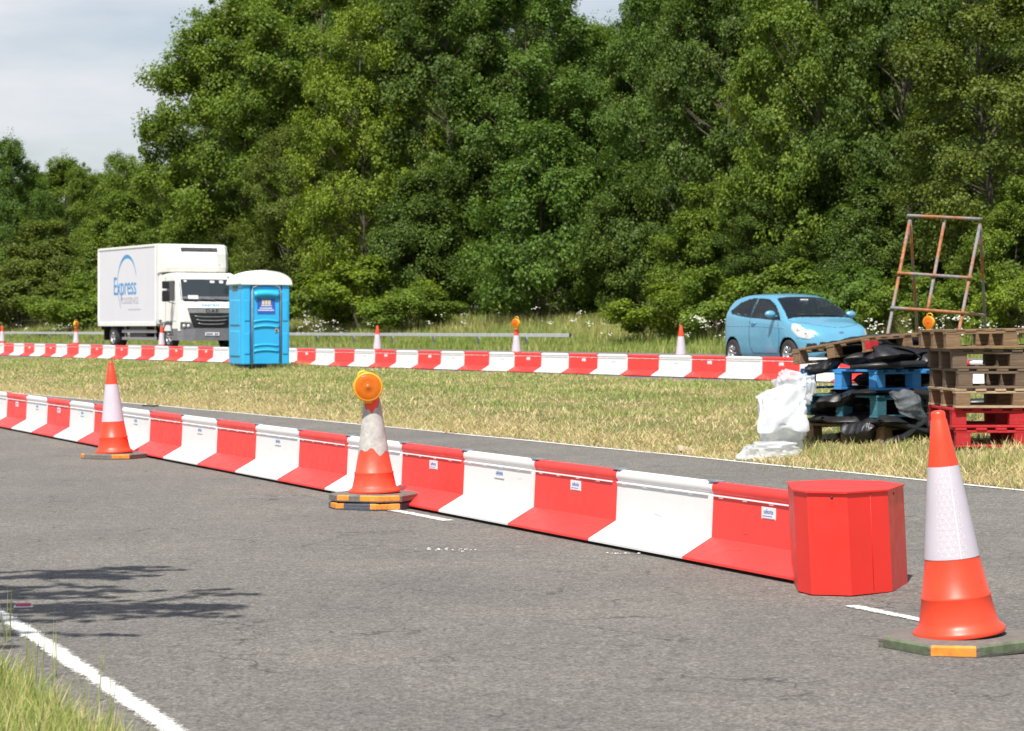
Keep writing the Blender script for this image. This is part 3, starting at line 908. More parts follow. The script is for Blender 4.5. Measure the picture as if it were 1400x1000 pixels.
# undergrowth between the trunks
kk = 0
for t2, step, off in ((47.5, 62, 10), (53, 70, 40)):
    px = -50 + off
    while px < 1500:
        X, Y = far_pt(px, t2); sc_ = F / Y
        put_tree('wood_bush', ('young', 'shrub')[kk % 2], X, Y, (3.6, 3.0, 4.4, 3.3)[kk % 4] + (t2 > 50) * .8, 58 / sc_, ('deep', 'mid', 'olive')[kk % 3], kk * 2.1,
                 'leafy bush growing between the trunks inside the wood, behind the front shrubs', 'bush', 'bushes between the trunks of the wood')
        px += step * (1 + .15 * math.sin(kk * 2.7)); kk += 1
# shrubs at the foot of the wood
SHRUBS = [
    (30, 382, 40.8, 80, 'olive', 'low shrub below the trees at the left edge of the picture'), (115, 389, 40.6, 70, 'mid', 'low shrub beside the rear of the truck cargo box'),
    (430, 376, 40.6, 72, 'mid', 'bushy shrub just right of the portable toilet'), (500, 356, 40.7, 82, 'yellow', 'sunlit bright shrub under the yellow-green tree'),
    (568, 389, 40.6, 65, 'mid', 'low shrub between the bright shrub and the young maple'), 
    (915, 390, 39.6, 72, 'yellow', 'pale green bush left of the blue car, tallest on the verge'),
    (975, 370, 39.6, 70, 'mid', 'green bush right behind the rear of the blue car'), (1080, 359, 40.5, 80, 'mid', 'shrub at the wood edge behind the car roof'),
    (1165, 364, 40.3, 70, 'deep', 'dark shrub behind the car bonnet and left of the frame'), (1250, 369, 40.3, 72, 'mid', 'shrub seen through the rusty tube frame'),
    (1335, 379, 40.1, 68, 'mid', 'shrub just right of the rusty tube frame'), (1400, 376, 39.6, 65, 'yellow', 'bright shrub at the right edge above the pallets'),
    (290, 384, 40.7, 65, 'mid', 'shrub hidden between the truck cab and the toilet'), 
]
for k, (px, yt, t2, hw, leaf, lab) in enumerate(SHRUBS):
    X, Y = far_pt(px, t2)
    sc_ = F / Y
    put_tree('shrub', 'shrub', X, Y, (HORIZ - yt) / sc_ + HC - g(X, Y), hw / sc_, leaf, k * 1.7, lab, 'shrub', 'shrubs at the foot of the wood')
# the tree outside the frame on the near verge whose shadow falls on the road
o = thing('roadside_tree', (-6.6, 8.4, 0), 0, 'verge tree outside the picture whose boughs shade the lower left road', 'tree')
b = MB().use(M['bark'], True)
b.tube([(0, 0, -.3), (.05, 0, 2.2), (.0, .1, 4.4), (-.3, .1, 7.5)], [.2, .16, .13, .05], 10)
rt_c, rt_r = [], []
for tip, h_, wid, ntw in (((3.66, 1.45), 5.0, .80, 28), ((4.30, -.12), 4.9, .78, 24), ((3.6, -1.35), 4.2, .35, 12), ((3.5, -2.5), 4.4, .45, 18), ((2.2, .6), 6.4, .55, 12)):
    a_, c_ = Vector((0, .05, h_ - 1.4)), Vector((tip[0], tip[1], h_))
    m_ = a_.lerp(c_, .5) + Vector((0, 0, .5))
    b.tube([a_, a_.lerp(m_, .5) + Vector((0, 0, .12)), m_, m_.lerp(c_, .5) + Vector((0, 0, .1)), c_], [.06, .05, .035, .022, .006], 6)
    for q in range(ntw):
        u_ = .28 + .62 * random.random()
        p_ = (a_.lerp(m_, u_ * 2) if u_ < .5 else m_.lerp(c_, u_ * 2 - 1))
        ln_ = (c_.x - p_.x) * random.uniform(.45, 1.0) + .1
        off_ = random.uniform(-1, 1) * wid * (1 - .6 * max(0, u_ - .4))
        e_ = p_ + Vector((ln_, off_ + .22 * ln_ * random.uniform(-.3, 1.4), random.gauss(0, .12)))
        m2_ = p_.lerp(e_, .45) + Vector((0, off_ * .35, .05))
        b.tube([p_, m2_, e_], [.012, .009, .004], 4)
        for z_ in np.linspace(.12, 1, int(5 + ln_ * 6)):
            f_ = p_.lerp(m2_, z_ / .45) if z_ < .45 else m2_.lerp(e_, (z_ - .45) / .55)
            if random.random() < .22: continue
            rt_c.append((f_.x, f_.y + random.gauss(0, .03), f_.z + random.gauss(0, .04))); rt_r.append(.03 + .09 * random.random() * (1.1 - z_ * .7))
b.build('trunk', o)
cm_ = leaf_mesh('crown', np.array(rt_c), np.array(rt_r), 15, .085, np.array([0, 0, 4.0]), flat=.5, seed=99)
link('crown', cm_, o)

# ------------------------------------------------------------------ barriers
LN = 1.258                               # section length
def section_parts(col):
    """a section runs along local +x from 0 to LN; local -y faces the camera"""
    foot = [(-.225, .022), (-.225, .036), (-.032, .142), (-.020, .385), (-.014, .41), (.014, .41), (.020, .385), (.032, .142), (.225, .036), (.225, .022), (.20, .018), (-.20, .018)]
    body = MB().use(M[col], False)
    body.extrude(foot, .003, LN - .003)
    top = MB().use(M[col], True)
    n = 16
    prof = []
    for k in range(n):
        a = 2 * math.pi * k / n
        prof.append((math.cos(a) * .031, .426 + .038 * math.sin(a)))
    top.extrude(prof, .004, LN - .004, smooth=True)
    strip = MB().use(M['silver_strip'])
    strip.box(.01, LN - .06, -.0315, -.0225, .378, .3865, .002)
    for x in (.08, .36, .66, .96): strip.box(x, x + .05, -.0285, -.0205, .370, .3785, .0015)
    clip = MB().use(M['clip'])
    clip.box(-.055, .055, -.030, .030, .4600, .4705, .003)
    feet = MB().use(M['dark'])
    feet.box(.1, LN - .1, -.15, .15, 0, .0178)
    return body.mesh('wall'), top.mesh('top_rail'), strip.mesh('reflector_strip'), clip.mesh('joint_clip'), feet.mesh('foot_pad')
SEC = {c: section_parts(c) for c in ('red', 'white')}
M['scuff'] = plain('dark_scuff', (.34, .07, .055), .6, var=.3, vscale=30)
M['scuff_grey'] = plain('grey_scuff', (.60, .59, .57), .6, var=.2, vscale=30)
def scuff_mesh(seed, mat, low):
    r = random.Random(seed); b = MB().use(M[mat])
    if not low:
        x = r.uniform(.1, 1.1); z = r.uniform(.17, .34); L_ = r.uniform(.04, .13); th = r.uniform(.0012, .003); sl = r.uniform(-.12, .12)
        pt = lambda u, t_: (x + L_ * u, -.032 + (z + sl * L_ * u + t_ - .142) / .243 * .012 - .0012, z + sl * L_ * u + t_)
    else:
        x = r.uniform(.1, 1.0); f0 = r.uniform(.15, .8); L_ = r.uniform(.05, .2); th = r.uniform(.004, .012)
        pt = lambda u, t_: (x + L_ * u, -.225 + .193 * (f0 + .1 * u + t_ * 3) - .0008, .036 + .106 * (f0 + .1 * u + t_ * 3) + .0013)
    vs = []
    for k in range(9):
        u = k / 8; t_ = th * (1 - abs(2 * u - 1) ** 2) * r.uniform(.6, 1) + .0002
        vs += [pt(u, t_), pt(u, -t_)]
    b.add(vs, [(2 * k, 2 * k + 2, 2 * k + 3, 2 * k + 1) for k in range(8)], False)
    return b.mesh('scuff')
def sticker_mesh(kind):
    b = MB()
    if kind == 'red':
        b.use(M['sticker']).box(-.078, .078, -.0015, .0015, -.033, .033)
        b.use(M['ink_grey']).box(-.066, .070, -.0025, -.0014, -.033, -.028)
        b.use(M['ink_blue']).box(-.066, .040, -.0025, -.0014, -.019, -.015)
    else:
        b.use(M['ink_grey']).box(-.085, .085, -.0025, .0005, -.034, -.026)
    return b.mesh('sticker')
STK = {c: sticker_mesh(c) for c in ('red', 'white')}
TXT = text_mesh('safesite', .036, M['ink_blue'], .0006, sx=1.0)
TXT_W = text_mesh('safesite', .042, M['ink_blue'], .0006)
def barrier(p, ang, col, label, group, stick=True, far=False):
    o = thing('barrier_section', p, ang, label, 'barrier', group)
    wall, top, strip, clip, feet = SEC[col]
    wo = link('wall', wall, o); link('top_rail', top, o); link('reflector_strip', strip, o); link('joint_clip', clip, o); link('foot_pad', feet, o)
    if not far:
        sd_ = int(abs(p[0] * 1000))
        link('scuff', scuff_mesh(sd_, 'scuff' if col == 'red' else 'scuff_grey', False), wo); link('scuff', scuff_mesh(sd_ + 1, 'scuff' if col == 'red' else 'scuff_grey', True), wo)
    if stick:
        s_ = link('sticker', STK[col], wo, (LN * .52, -.0245, .325))
        if not far:
            t_ = link('lettering', TXT if col == 'red' else TXT_W, s_, (0, -.0022, .008 if col == 'red' else .012), (R(90), 0, 0))
    return o
# near row: wall line t = 6.47, the last section tucked into the red end box.  local +x points towards the end box
NB_ANG = math.atan2(-CS, SN)
s_end = 10.71
words_ = []
for k in range(20):
    # section k occupies s from s_end + k*LN to s_end + (k+1)*LN ; its local origin is the far end
    sf = s_end + (k + 1) * LN
    X, Y = -SN * sf + CS * 6.53, CS * sf + SN * 6.53
    col = 'red' if k % 2 == 0 else 'white'
    lab = f"{col} section of the near barrier, {ORD[k + 1]} from the red end box"
    o = barrier((X, Y, g(X, Y) + .002), NB_ANG + random.uniform(-.004, .004), col, lab, 'sections of the near red and white barrier', stick=k not in (1, 6, 8, 5, 10))
# far row
FB_ANG = math.atan2(-C2, S2)
px0 = [2600 ** -1]
i0 = 1 / (1043 + 1100)                 # reciprocal column of the left end of the red section behind the plastic sheet
cnt = {}
for k in range(-7, 42):
    inv = i0 + .5 * .2187e-4 * k
    px = 1 / inv - 1100                # left end of this section in the photograph
    d = 30.87 * F * inv
    X, Y = ray(px, d), d
    col = 'red' if k % 2 == 0 else 'white'
    side = 'right' if px > 385 else 'left'
    hid = 290 < px < 385
    key = (col, side)
    if hid: lab = f"{col} section of the far barrier hidden behind the portable toilet"
    else:
        cnt.setdefault(key, []).append(k)
    o = barrier((X, Y, g(X, Y) - .012), FB_ANG + random.uniform(-.004, .004), col, None if not hid else lab, 'sections of the far red and white barrier', stick=(k % 3 != 1), far=True)
    o['_k'] = k
for o in [o for o in C.objects if '_k' in o.keys()]:
    k = o['_k']; del o['_k']
    if 'label' in o.keys(): continue
    for (col, side), ks in cnt.items():
        if k in ks:
            i = (sorted(ks, reverse=True) if side == 'right' else sorted(ks)).index(k) + 1
            o['label'] = f"{ORD[i]} {col} section of the far barrier to the {side} of the portable toilet"

# red end box
eb = thing('end_box', (1.78, 12.42, .004), 0, 'red steel box closing the near end of the red and white barrier', 'barrier end')
poly = [(1.450, 11.96), (1.500, 11.81), (1.695, 11.76), (1.930, 11.95), (2.075, 12.34), (2.00, 12.62), (1.75, 12.72), (1.49, 12.55)]
poly = [(x - 1.78, y - 12.42) for x, y in poly]
b = MB().use(M['red_box'])
n = len(poly)
vs = [Vector((x * 1.0 + .012, y, 0.006)) for x, y in poly] + [Vector((x - .012, y, .517)) for x, y in poly]
b.add(vs, [(i, (i + 1) % n, n + (i + 1) % n, n + i) for i in range(n)] + [tuple(range(n - 1, -1, -1)), tuple(range(n, 2 * n))])
b.build('casing', eb)
b = MB().use(M['red_box'])
lid = [(x * 1.02 - .012, y * 1.02) for x, y in poly]
b.prism(lid, .519, .528)
b.build('lid', eb)
for k, (i, f) in enumerate(((1, .62), (3, .35))):
    a, c = Vector(poly[i]), Vector(poly[(i + 1) % n]); p = a.lerp(c, f)
    nrm = Vector((c.y - a.y, -(c.x - a.x))).normalized()
    b = MB().use(M['dark'], True)
    b.lathe([(0, .004), (.006, .003), (.0075, 0)], 12, Matrix.Translation((p.x - .011 + nrm.x * .001, p.y + nrm.y * .001, .497)) @ Vector((nrm.x, nrm.y, 0)).to_track_quat('Z', 'Y').to_matrix().to_4x4())
    b.build('bolt', eb)
# pressed seam on the front face
a, c = Vector(poly[2]), Vector(poly[3]); p = a.lerp(c, .55); nrm = Vector((c.y - a.y, -(c.x - a.x))).normalized()
b = MB().use(M['red_box'])
for zz in (.30,):
    b.tube([(p.x + nrm.x * .001 + .010, p.y + nrm.y * .001, .02), (p.x - .010 + nrm.x * .001, p.y + nrm.y * .001, .515)], .0014, 6)
b.build('seam', eb)

# ------------------------------------------------------------------ cones and lamps
def octo(w_, c_): 
    h_ = w_ / 2
    return [(-h_ + c_, -h_), (h_ - c_, -h_), (h_, -h_ + c_), (h_, h_ - c_), (h_ - c_, h_), (-h_ + c_, h_), (-h_, h_ - c_), (-h_, -h_ + c_)]
def base_part(parent, mat, z0, daubs, name='base', size=.60, dz=.052):
    b = MB().use(M[mat])
    P0, P1, P2 = octo(size, .13), octo(size * .995, .128), octo(size * .94, .12)
    lev = [(P1, 0), (P0, .006), (P0, dz * .42), (P1, dz * .5), (P0, dz * .58), (P0, dz * .8), (P2, dz)]
    vs = [Vector((x, y, z0 + z)) for P, z in lev for x, y in P]
    fs = []
    for i in range(len(lev) - 1):
        for k in range(8): fs.append((i * 8 + k, i * 8 + (k + 1) % 8, (i + 1) * 8 + (k + 1) % 8, (i + 1) * 8 + k))
    fs.append(tuple(range(7, -1, -1))); fs.append(tuple((len(lev) - 1) * 8 + k for k in range(8)))
    b.add(vs, fs)
    o = b.build(name, parent)
    # worn painted marks along the rim
    for (side, a0, a1, m_) in daubs:
        d = MB().use(M[m_])
        pa, pb = Vector(P0[side]), Vector(P0[(side + 1) % 8])
        q0, q1 = pa.lerp(pb, a0), pa.lerp(pb, a1)
        nr = Vector((pb.y - pa.y, -(pb.x - pa.x))).normalized() * .0012
        nseg = 7
        top = []; bot = []; lip = []
        for k in range(nseg + 1):
            q = q0.lerp(q1, k / nseg) + nr
            bot.append(Vector((q.x, q.y, z0 + .007 + random.uniform(0, .004))))
            top.append(Vector((q.x, q.y, z0 + dz * .80)))
            qi = q * (.962 + random.uniform(-.004, .004))
            lip.append(Vector((qi.x, qi.y, z0 + dz * (.80 + .2 * min(1, (1 - .962) / .06)) + .0014)))
        N = nseg + 1
        d.add(bot + top + lip, [(k, k + 1, N + k + 1, N + k) for k in range(nseg)] + [(N + k, N + k + 1, 2 * N + k + 1, 2 * N + k) for k in range(nseg)])
        d.build('rim_paint', o)
    return o
def cone_prof(): return [(.192, .0), (.196, .010), (.190, .024), (.172, .036), (.163, .060), (.146, .150), (.148, .156), (.148, .164), (.1415, .170), (.114, .325), (.064, .715), (.050, .800), (.034, .905), (.030, .912), (.0305, .930), (.027, .942), (.018, .946), (0, .946)]
CONE_R = lambda z: float(np.interp(z, [.170, .325, .715], [.1415, .114, .064]))
def cone(loc, rz, label, tilt=(0, 0), base_tilt=(0, 0), worn=False, daubs=(), base_mat='rubber', zbase=0, detail=True, top_z=.946, group='traffic cones'):
    o = thing('traffic_cone', loc, rz, label, 'traffic cone', group)
    o.rotation_euler = (base_tilt[0], base_tilt[1], rz)
    base_part(o, base_mat, zbase, daubs)
    b = MB().use(M['cone_worn' if worn else 'cone_red'], True)
    b.lathe(cone_prof(), 40)
    if worn:                                   # scuffed moulding mark near the foot
        pass
    c = b.build('cone_body', o, (0, 0, zbase + .056), (tilt[0], tilt[1], -rz))
    # sleeve
    s_ = MB().use(M['sleeve_worn' if worn else 'sleeve'], True)
    z0, z1 = (.325, .712) if not worn else (.335, .755)
    nseg, nz = 56, 10
    vs, fs = [], []
    rr = lambda z: float(np.interp(z, [.170, .325, .715, .80], [.1415, .114, .064, .050])) + .0022
    for i in range(nz + 1):
        for k in range(nseg):
            a = 2 * math.pi * k / nseg
            za, zb = z0, z1
            if worn:
                za += .022 * math.sin(a * 3 + 1) + .018 * math.sin(a * 7) + random.uniform(-.004, .004)
                zb += -.05 + .045 * math.sin(a * 2 + 1.7) + .014 * math.sin(a * 9)
            z = za + (zb - za) * i / nz
            vs.append((rr(z) * math.cos(a), rr(z) * math.sin(a), z))
    for i in range(nz):
        for k in range(nseg): fs.append((i * nseg + k, i * nseg + (k + 1) % nseg, (i + 1) * nseg + (k + 1) % nseg, (i + 1) * nseg + k))
    s_.add(vs, fs)
    if detail and not worn:
        s_.use(M['sleeve_ring'], False)
        pitch = .029
        aa = -math.pi / 2
        def onsurf(ar, z, lift=.0030):
            r_ = rr(z) + lift - .0022
            return (r_ * math.cos(aa + ar / .09), r_ * math.sin(aa + ar / .09), z)
        row = 0; z = z0 + .02
        while z < z1 - .015:
            span = .066 * (rr(z) / .09) 
            for kk_ in range(-4, 5):
                u0 = (kk_ + .5 * (row % 2)) * pitch * .9 - .012
                if abs(u0 + .012) > .052 * 1.0: continue
                vv, ff = [], []
                for q in range(12):
                    a = 2 * math.pi * q / 12
                    for r_ in (.0125, .0105): vv.append(onsurf(u0 + r_ * math.cos(a), z + r_ * math.sin(a)))
                for q in range(12):
                    q2 = (q + 1) % 12; ff.append((2 * q, 2 * q2, 2 * q2 + 1, 2 * q + 1))
                s_.add(vv, ff)
            z += pitch * .82; row += 1
        vv = []
        for i in range(12):
            z = z0 + (z1 - z0) * i / 11
            vv += [onsurf(.012, z, .0034), onsurf(.0155, z, .0034)]
        s_.add(vv, [(2 * i, 2 * i + 1, 2 * i + 3, 2 * i + 2) for i in range(11)])
    s_.build('reflective_sleeve', c)
    return o
def hub_face(px): return math.atan2(px - 700, F)
X, Y = at(1312, 886)
cone((X, Y, .0075), R(30), 'large orange cone at the right front with a honeycomb white sleeve', tilt=(R(0), R(-4.3)), base_tilt=(0, R(-1.6)),
     daubs=((7, .0, 1, 'paint_orange'), (0, .06, .78, 'paint_green'), (0, .84, 1, 'paint_orange'), (6, .1, .95, 'paint_green'), (1, 0, .8, 'paint_orange')))
X, Y = at(156, 627)
cone((X, Y, .006), R(-24), 'clean orange cone standing alone before the left half of the near barrier', tilt=(0, R(-2.2)),
     daubs=((7, 0, 1, 'paint_orange'), (1, 0, 1, 'paint_orange')), detail=False)
# second cone: scuffed, on two bases
X, Y = at(512, 695)
lower = thing('cone_weight', (X, Y, .006), R(-24), 'spare dark blue rubber base lying under the scuffed cone', 'cone base')
base_part(lower, 'rubber_dark', 0, ((7, .3, 1, 'paint_orange'), (0, 0, .2, 'paint_orange'), (0, .85, 1, 'paint_orange'), (1, 0, 1, 'paint_orange')), name='base')
c2 = cone((X, Y, .066), R(-21), 'scuffed orange cone with a torn grey sleeve carrying the amber lamp', tilt=(0, R(-1.5)), worn=True,
          daubs=((0, .55, 1, 'paint_orange'), (0, 0, .28, 'paint_orange'), (1, 0, .9, 'paint_orange')), detail=False)

def lamp(loc, rz, label, scale=1.0, near=False):
    """amber road lamp: round lens, shell, battery body and carry handle; lens faces local -y"""
    o = thing('warning_lamp', loc, rz, label, 'warning lamp', 'amber warning lamps on cones')
    rot = Matrix.Rotation(R(90), 4, 'X')
    up = Matrix.Translation((0, 0, .115))
    b = MB().use(M['lamp_yellow'], True)
    b.lathe([(.0, .048), (.060, .046), (.090, .030), (.097, .006), (.097, -.006), (.090, -.030), (.060, -.046), (0, -.048)], 36, up @ rot)
    b.build('shell', o)
    b = MB().use(M['lamp_orange_rim'], True)
    b.lathe([(.088, .046), (.098, .046), (.101, .034), (.099, .018)], 40, up @ rot)
    b.build('lens_rim', o)
    b = MB().use(M['amber'], True)
    b.lathe([(0, .058), (.012, .056), (.018, .050), (.050, .053), (.075, .050), (.089, .043)], 40, up @ rot)
    b.build('lens', o)
    b = MB().use(M['lamp_orange_rim'])
    if near: b.box(-.03, .03, .0, .05, .0, .05, .008, 2)
    else: b.box(-.045, .045, -.035, .035, -.02, .035, .008, 2)
    b.build('battery_body', o)
    b = MB().use(M['lamp_yellow'], True)
    if near: b.tube([(-.07, .03, .17), (-.055, .03, .212), (-.03, .03, .218), (0, .03, .21)], .010, 8)
    else: b.tube([(.055 * math.cos(a), .01, .205 + .052 * math.sin(a)) for a in np.linspace(0, math.pi, 11)], .008, 8)
    b.build('handle', o)
    o.scale = (scale,) * 3
    return o
[c for c in kids(c2) if c.name.startswith('cone_body')][0].scale = (1, 1, .92)
tx, ty, tz = X - .026, Y, .066 + .056 + .93
lamp((X - .045, Y - .085, .790), R(6), 'round amber lamp on the scuffed cone in front of the near barrier', 1.10, near=True)
FC = [(3, 28.15, 0, 'orange cone behind the far barrier at the left edge of the picture'),
      (104, 28.0, 1, 'orange cone with a yellow lamp behind the far barrier, left of the truck'),
      (221, 27.85, 0, 'orange cone behind the far barrier in front of the truck'),
      (516, 27.7, 0, 'orange cone behind the far barrier, first right of the portable toilet'),
      (706, 27.6, 1, 'orange cone with a yellow lamp behind the middle of the far barrier'),
      (931, 27.55, 0, 'orange cone behind the far barrier, just left of the blue car'),
      (1270, 27.5, 1, 'orange cone with a yellow lamp behind the pallets and under the rusty frame')]
for px, t2, hl, lab in FC:
    X, Y = far_pt(px, t2)
    z = g(X, Y) + .004
    cone((X, Y, z), R(-30), lab, detail=False)
    if hl:
        where = {104: 'left of the truck', 706: 'between toilet and car', 1270: 'above the pallets'}[px]
        lamp((X, Y - .05, z + .93), R(-40 if px != 104 else 60), f'yellow warning lamp with a handle on the far cone {where}', 1.12)

# ------------------------------------------------------------------ portable toilet
X, Y = 0, 0
Yt = 57.0; Xt = ray(354, Yt)
toi = thing('portable_toilet', (Xt, Yt, g(Xt, Yt) - .01), R(23), 'bright blue portable toilet with a white arched roof on the grass strip', 'portable toilet')
wd, dp = 1.18, 1.18
b = MB().use(M['toilet_blue'])
b.box(-wd / 2, wd / 2, -dp / 2 + .05, dp / 2, .10, 2.06, .03, 2)
for sx_ in (-1, 1):                                 # front corner posts and rounded jambs
    b.box(sx_ * wd / 2 - (.0 if sx_ < 0 else .20), sx_ * wd / 2 + (.20 if sx_ < 0 else 0), -dp / 2 - .012, -dp / 2 + .09, .102, 2.04, .03, 2)
for z, hz in ((.30, .62), (1.05, .62)):             # raised side panels
    b.box(-wd / 2 - .022, -wd / 2 + .02, -dp / 2 + .22, dp / 2 - .14, z, z + hz, .02, 2)
    b.box(wd / 2 - .02, wd / 2 + .022, -dp / 2 + .22, dp / 2 - .14, z, z + hz, .02, 2)
for z in (.35, 1.15):                      # little ledges on the jambs
    for sx_ in (-1, 1): b.box(sx_ * .48 - .07, sx_ * .48 + .07, -dp / 2 - .028, -dp / 2, z, z + .52, .02, 2)
b.build('walls', toi)
b = MB().use(M['dark'])
b.box(-wd / 2 + .03, wd / 2 - .03, -dp / 2 + .05, dp / 2 - .03, 0, .10, .01)
b.build('skid', toi)
b = MB().use(M['toilet_roof'], False)
arch = []
nA = 18
for k in range(nA + 1):
    a = math.pi * k / nA
    u = -math.cos(a)
    arch.append((u * (wd / 2 + .05), 2.06 + .31 * (math.sin(a) ** .95)))
prof = [(wd / 2 + .05, 2.03)] + [(y, z) for y, z in arch[::-1]] + [(-wd / 2 - .05, 2.03)]
rot = Matrix.Rotation(R(90), 4, 'Z')
b.extrude(prof, -dp / 2 - .06, dp / 2 + .05, smooth=True, mtx=rot)
rf = b.build('roof', toi)
b = MB().use(M['toilet_roof'])
for k in range(3): b.tube([(y, -.3 + .28 * k, z + .006) for y, z in arch[3:-3]], .014, 6)
b.build('roof_rib', rf)
b = MB().use(M['toilet_blue'])
b.box(-.345, .345, -dp / 2 - .004, -dp / 2 + .055, .12, 1.99, .012)
for z, hh in ((.42, .05), (.55, .045), (1.00, .06), (1.14, .05), (1.78, .17)):       # moulded curved ribs
    pts = [(x_, -dp / 2 - .006, z + .035 * (1 - (x_ / .31) ** 2)) for x_ in np.linspace(-.31, .31, 11)]
    b.tube(pts, hh * .55, 8, flat=.9)
for sx_ in (-.315, .315): b.box(sx_ - .012, sx_ + .012, -dp / 2 - .018, -dp / 2, .2, 1.95, .004)
door = b.build('door', toi)
b = MB().use(M['toilet_grey'], True)
for sx_ in (-1, 1): b.tube([(sx_ * .36, -dp / 2 - .026, .10), (sx_ * .36, -dp / 2 - .026, 1.88), (sx_ * .33, -dp / 2 - .026, 1.97), (sx_ * .2, -dp / 2 - .028, 2.02), (0, -dp / 2 - .028, 2.04)], .018, 8)
b.build('door_frame', toi)
b = MB().use(M['sign_blue']); b.box(-.22, .22, -dp / 2 - .014, -dp / 2 - .008, 1.33, 1.70)
sg = b.build('sign', door)
b = MB().use(M['sign_beige'])
for k in range(3): b.box(-.11 + k * .078, -.045 + k * .078, -dp / 2 - .017, -dp / 2 - .0138, 1.545, 1.665, .004)
b.use(M['sign_white']).box(-.13, .14, -dp / 2 - .016, -dp / 2 - .0138, 1.515, 1.535)
for z, nn, w0 in ((1.465, 6, .16), (1.415, 9, .20)):
    for k in range(nn):
        x_ = -w0 + 2 * w0 * k / nn
        b.box(x_, x_ + 2 * w0 / nn * .8, -dp / 2 - .016, -dp / 2 - .0138, z - .014, z + .014)
b.build('sign_print', sg)
b = MB().use(M['toilet_grey']); b.box(.22, .31, -dp / 2 - .022, -dp / 2 - .003, .88, 1.00, .006); b.use(M['dark']).box(.235, .275, -dp / 2 - .034, -dp / 2 - .021, .91, .95, .004)
b.build('handle', door)
b = MB().use(M['vent'])
for k in range(4): b.box(-wd / 2 - .012, -wd / 2 + .01, -.16, .22, 1.90 + k * .028, 1.918 + k * .028)
b.box(-wd / 2 - .006, -wd / 2 + .01, -.18, .24, 1.885, 2.01)
b.build('vent', toi)

# ------------------------------------------------------------------ wheels
def wheel(parent, loc, r, wdt, rim_mat, name='wheel', spokes=7, flip=1):
    """axis along local y; outer face at -y when flip = 1"""
    rot = Matrix.Rotation(R(90) * flip, 4, 'X')
    h = wdt / 2
    b = MB().use(M['tyre'], True)
    b.lathe([(r * .62, -h), (r * .86, -h), (r * .97, -h * .8), (r, -h * .4), (r, h * .4), (r * .97, h * .8), (r * .86, h), (r * .62, h)], 32, rot)
    w_ = b.build(name, parent, loc)
    b = MB().use(M[rim_mat], True)
    b.lathe([(r * .64, h * .95), (r * .60, h * .80), (r * .57, h * .3), (r * .2, h * .35)], 32, rot)
    b.lathe([(0, h * .88), (r * .12, h * .85), (r * .16, h * .6), (r * .16, h * .2)], 20, rot)
    for k in range(spokes):
        a = 2 * math.pi * k / spokes
        c_, s_ = math.cos(a), math.sin(a)
        b.tube([rot @ Vector((r * .12 * c_, r * .12 * s_, h * .72)), rot @ Vector((r * .4 * c_, r * .4 * s_, h * .78)), rot @ Vector((r * .60 * c_, r * .60 * s_, h * .74))], [r * .075, r * .06, r * .08], 6)
    b.build('rim', w_)
    b = MB().use(M['dark']); b.lathe([(0, h * .1), (r * .6, h * .1)], 24, rot); b.build('brake_disc', w_)
    return w_

# ------------------------------------------------------------------ blue hatchback
def in_poly(x, z, P):
    ins = np.zeros(x.shape, bool)
    n = len(P)
    for i in range(n):
        x0, z0 = P[i]; x1, z1 = P[(i + 1) % n]
        c = ((z0 > z) != (z1 > z)) & (x < (x1 - x0) * (z - z0) / (z1 - z0 + 1e-12) + x0)
        ins ^= c
    return ins
def smooth_interp(x, xp, fp):
    """monotone-ish cubic through the control points"""
    xp = np.array(xp, float); fp = np.array(fp, float)
    m = np.gradient(fp, xp)
    d = np.diff(fp) / np.diff(xp)
    for i in range(1, len(xp) - 1):
        m[i] = 0 if d[i - 1] * d[i] < 0 else (d[i - 1] + d[i]) / 2
        lim = 3 * min(abs(d[i - 1]), abs(d[i]))
        m[i] = np.clip(m[i], -lim, lim) if lim > 0 else m[i]
    k = np.clip(np.searchsorted(xp, x) - 1, 0, len(xp) - 2)
    h = xp[k + 1] - xp[k]; u = (x - xp[k]) / h
    return (2 * u ** 3 - 3 * u ** 2 + 1) * fp[k] + (u ** 3 - 2 * u ** 2 + u) * h * m[k] + (-2 * u ** 3 + 3 * u ** 2) * fp[k + 1] + (u ** 3 - u ** 2) * h * m[k + 1]
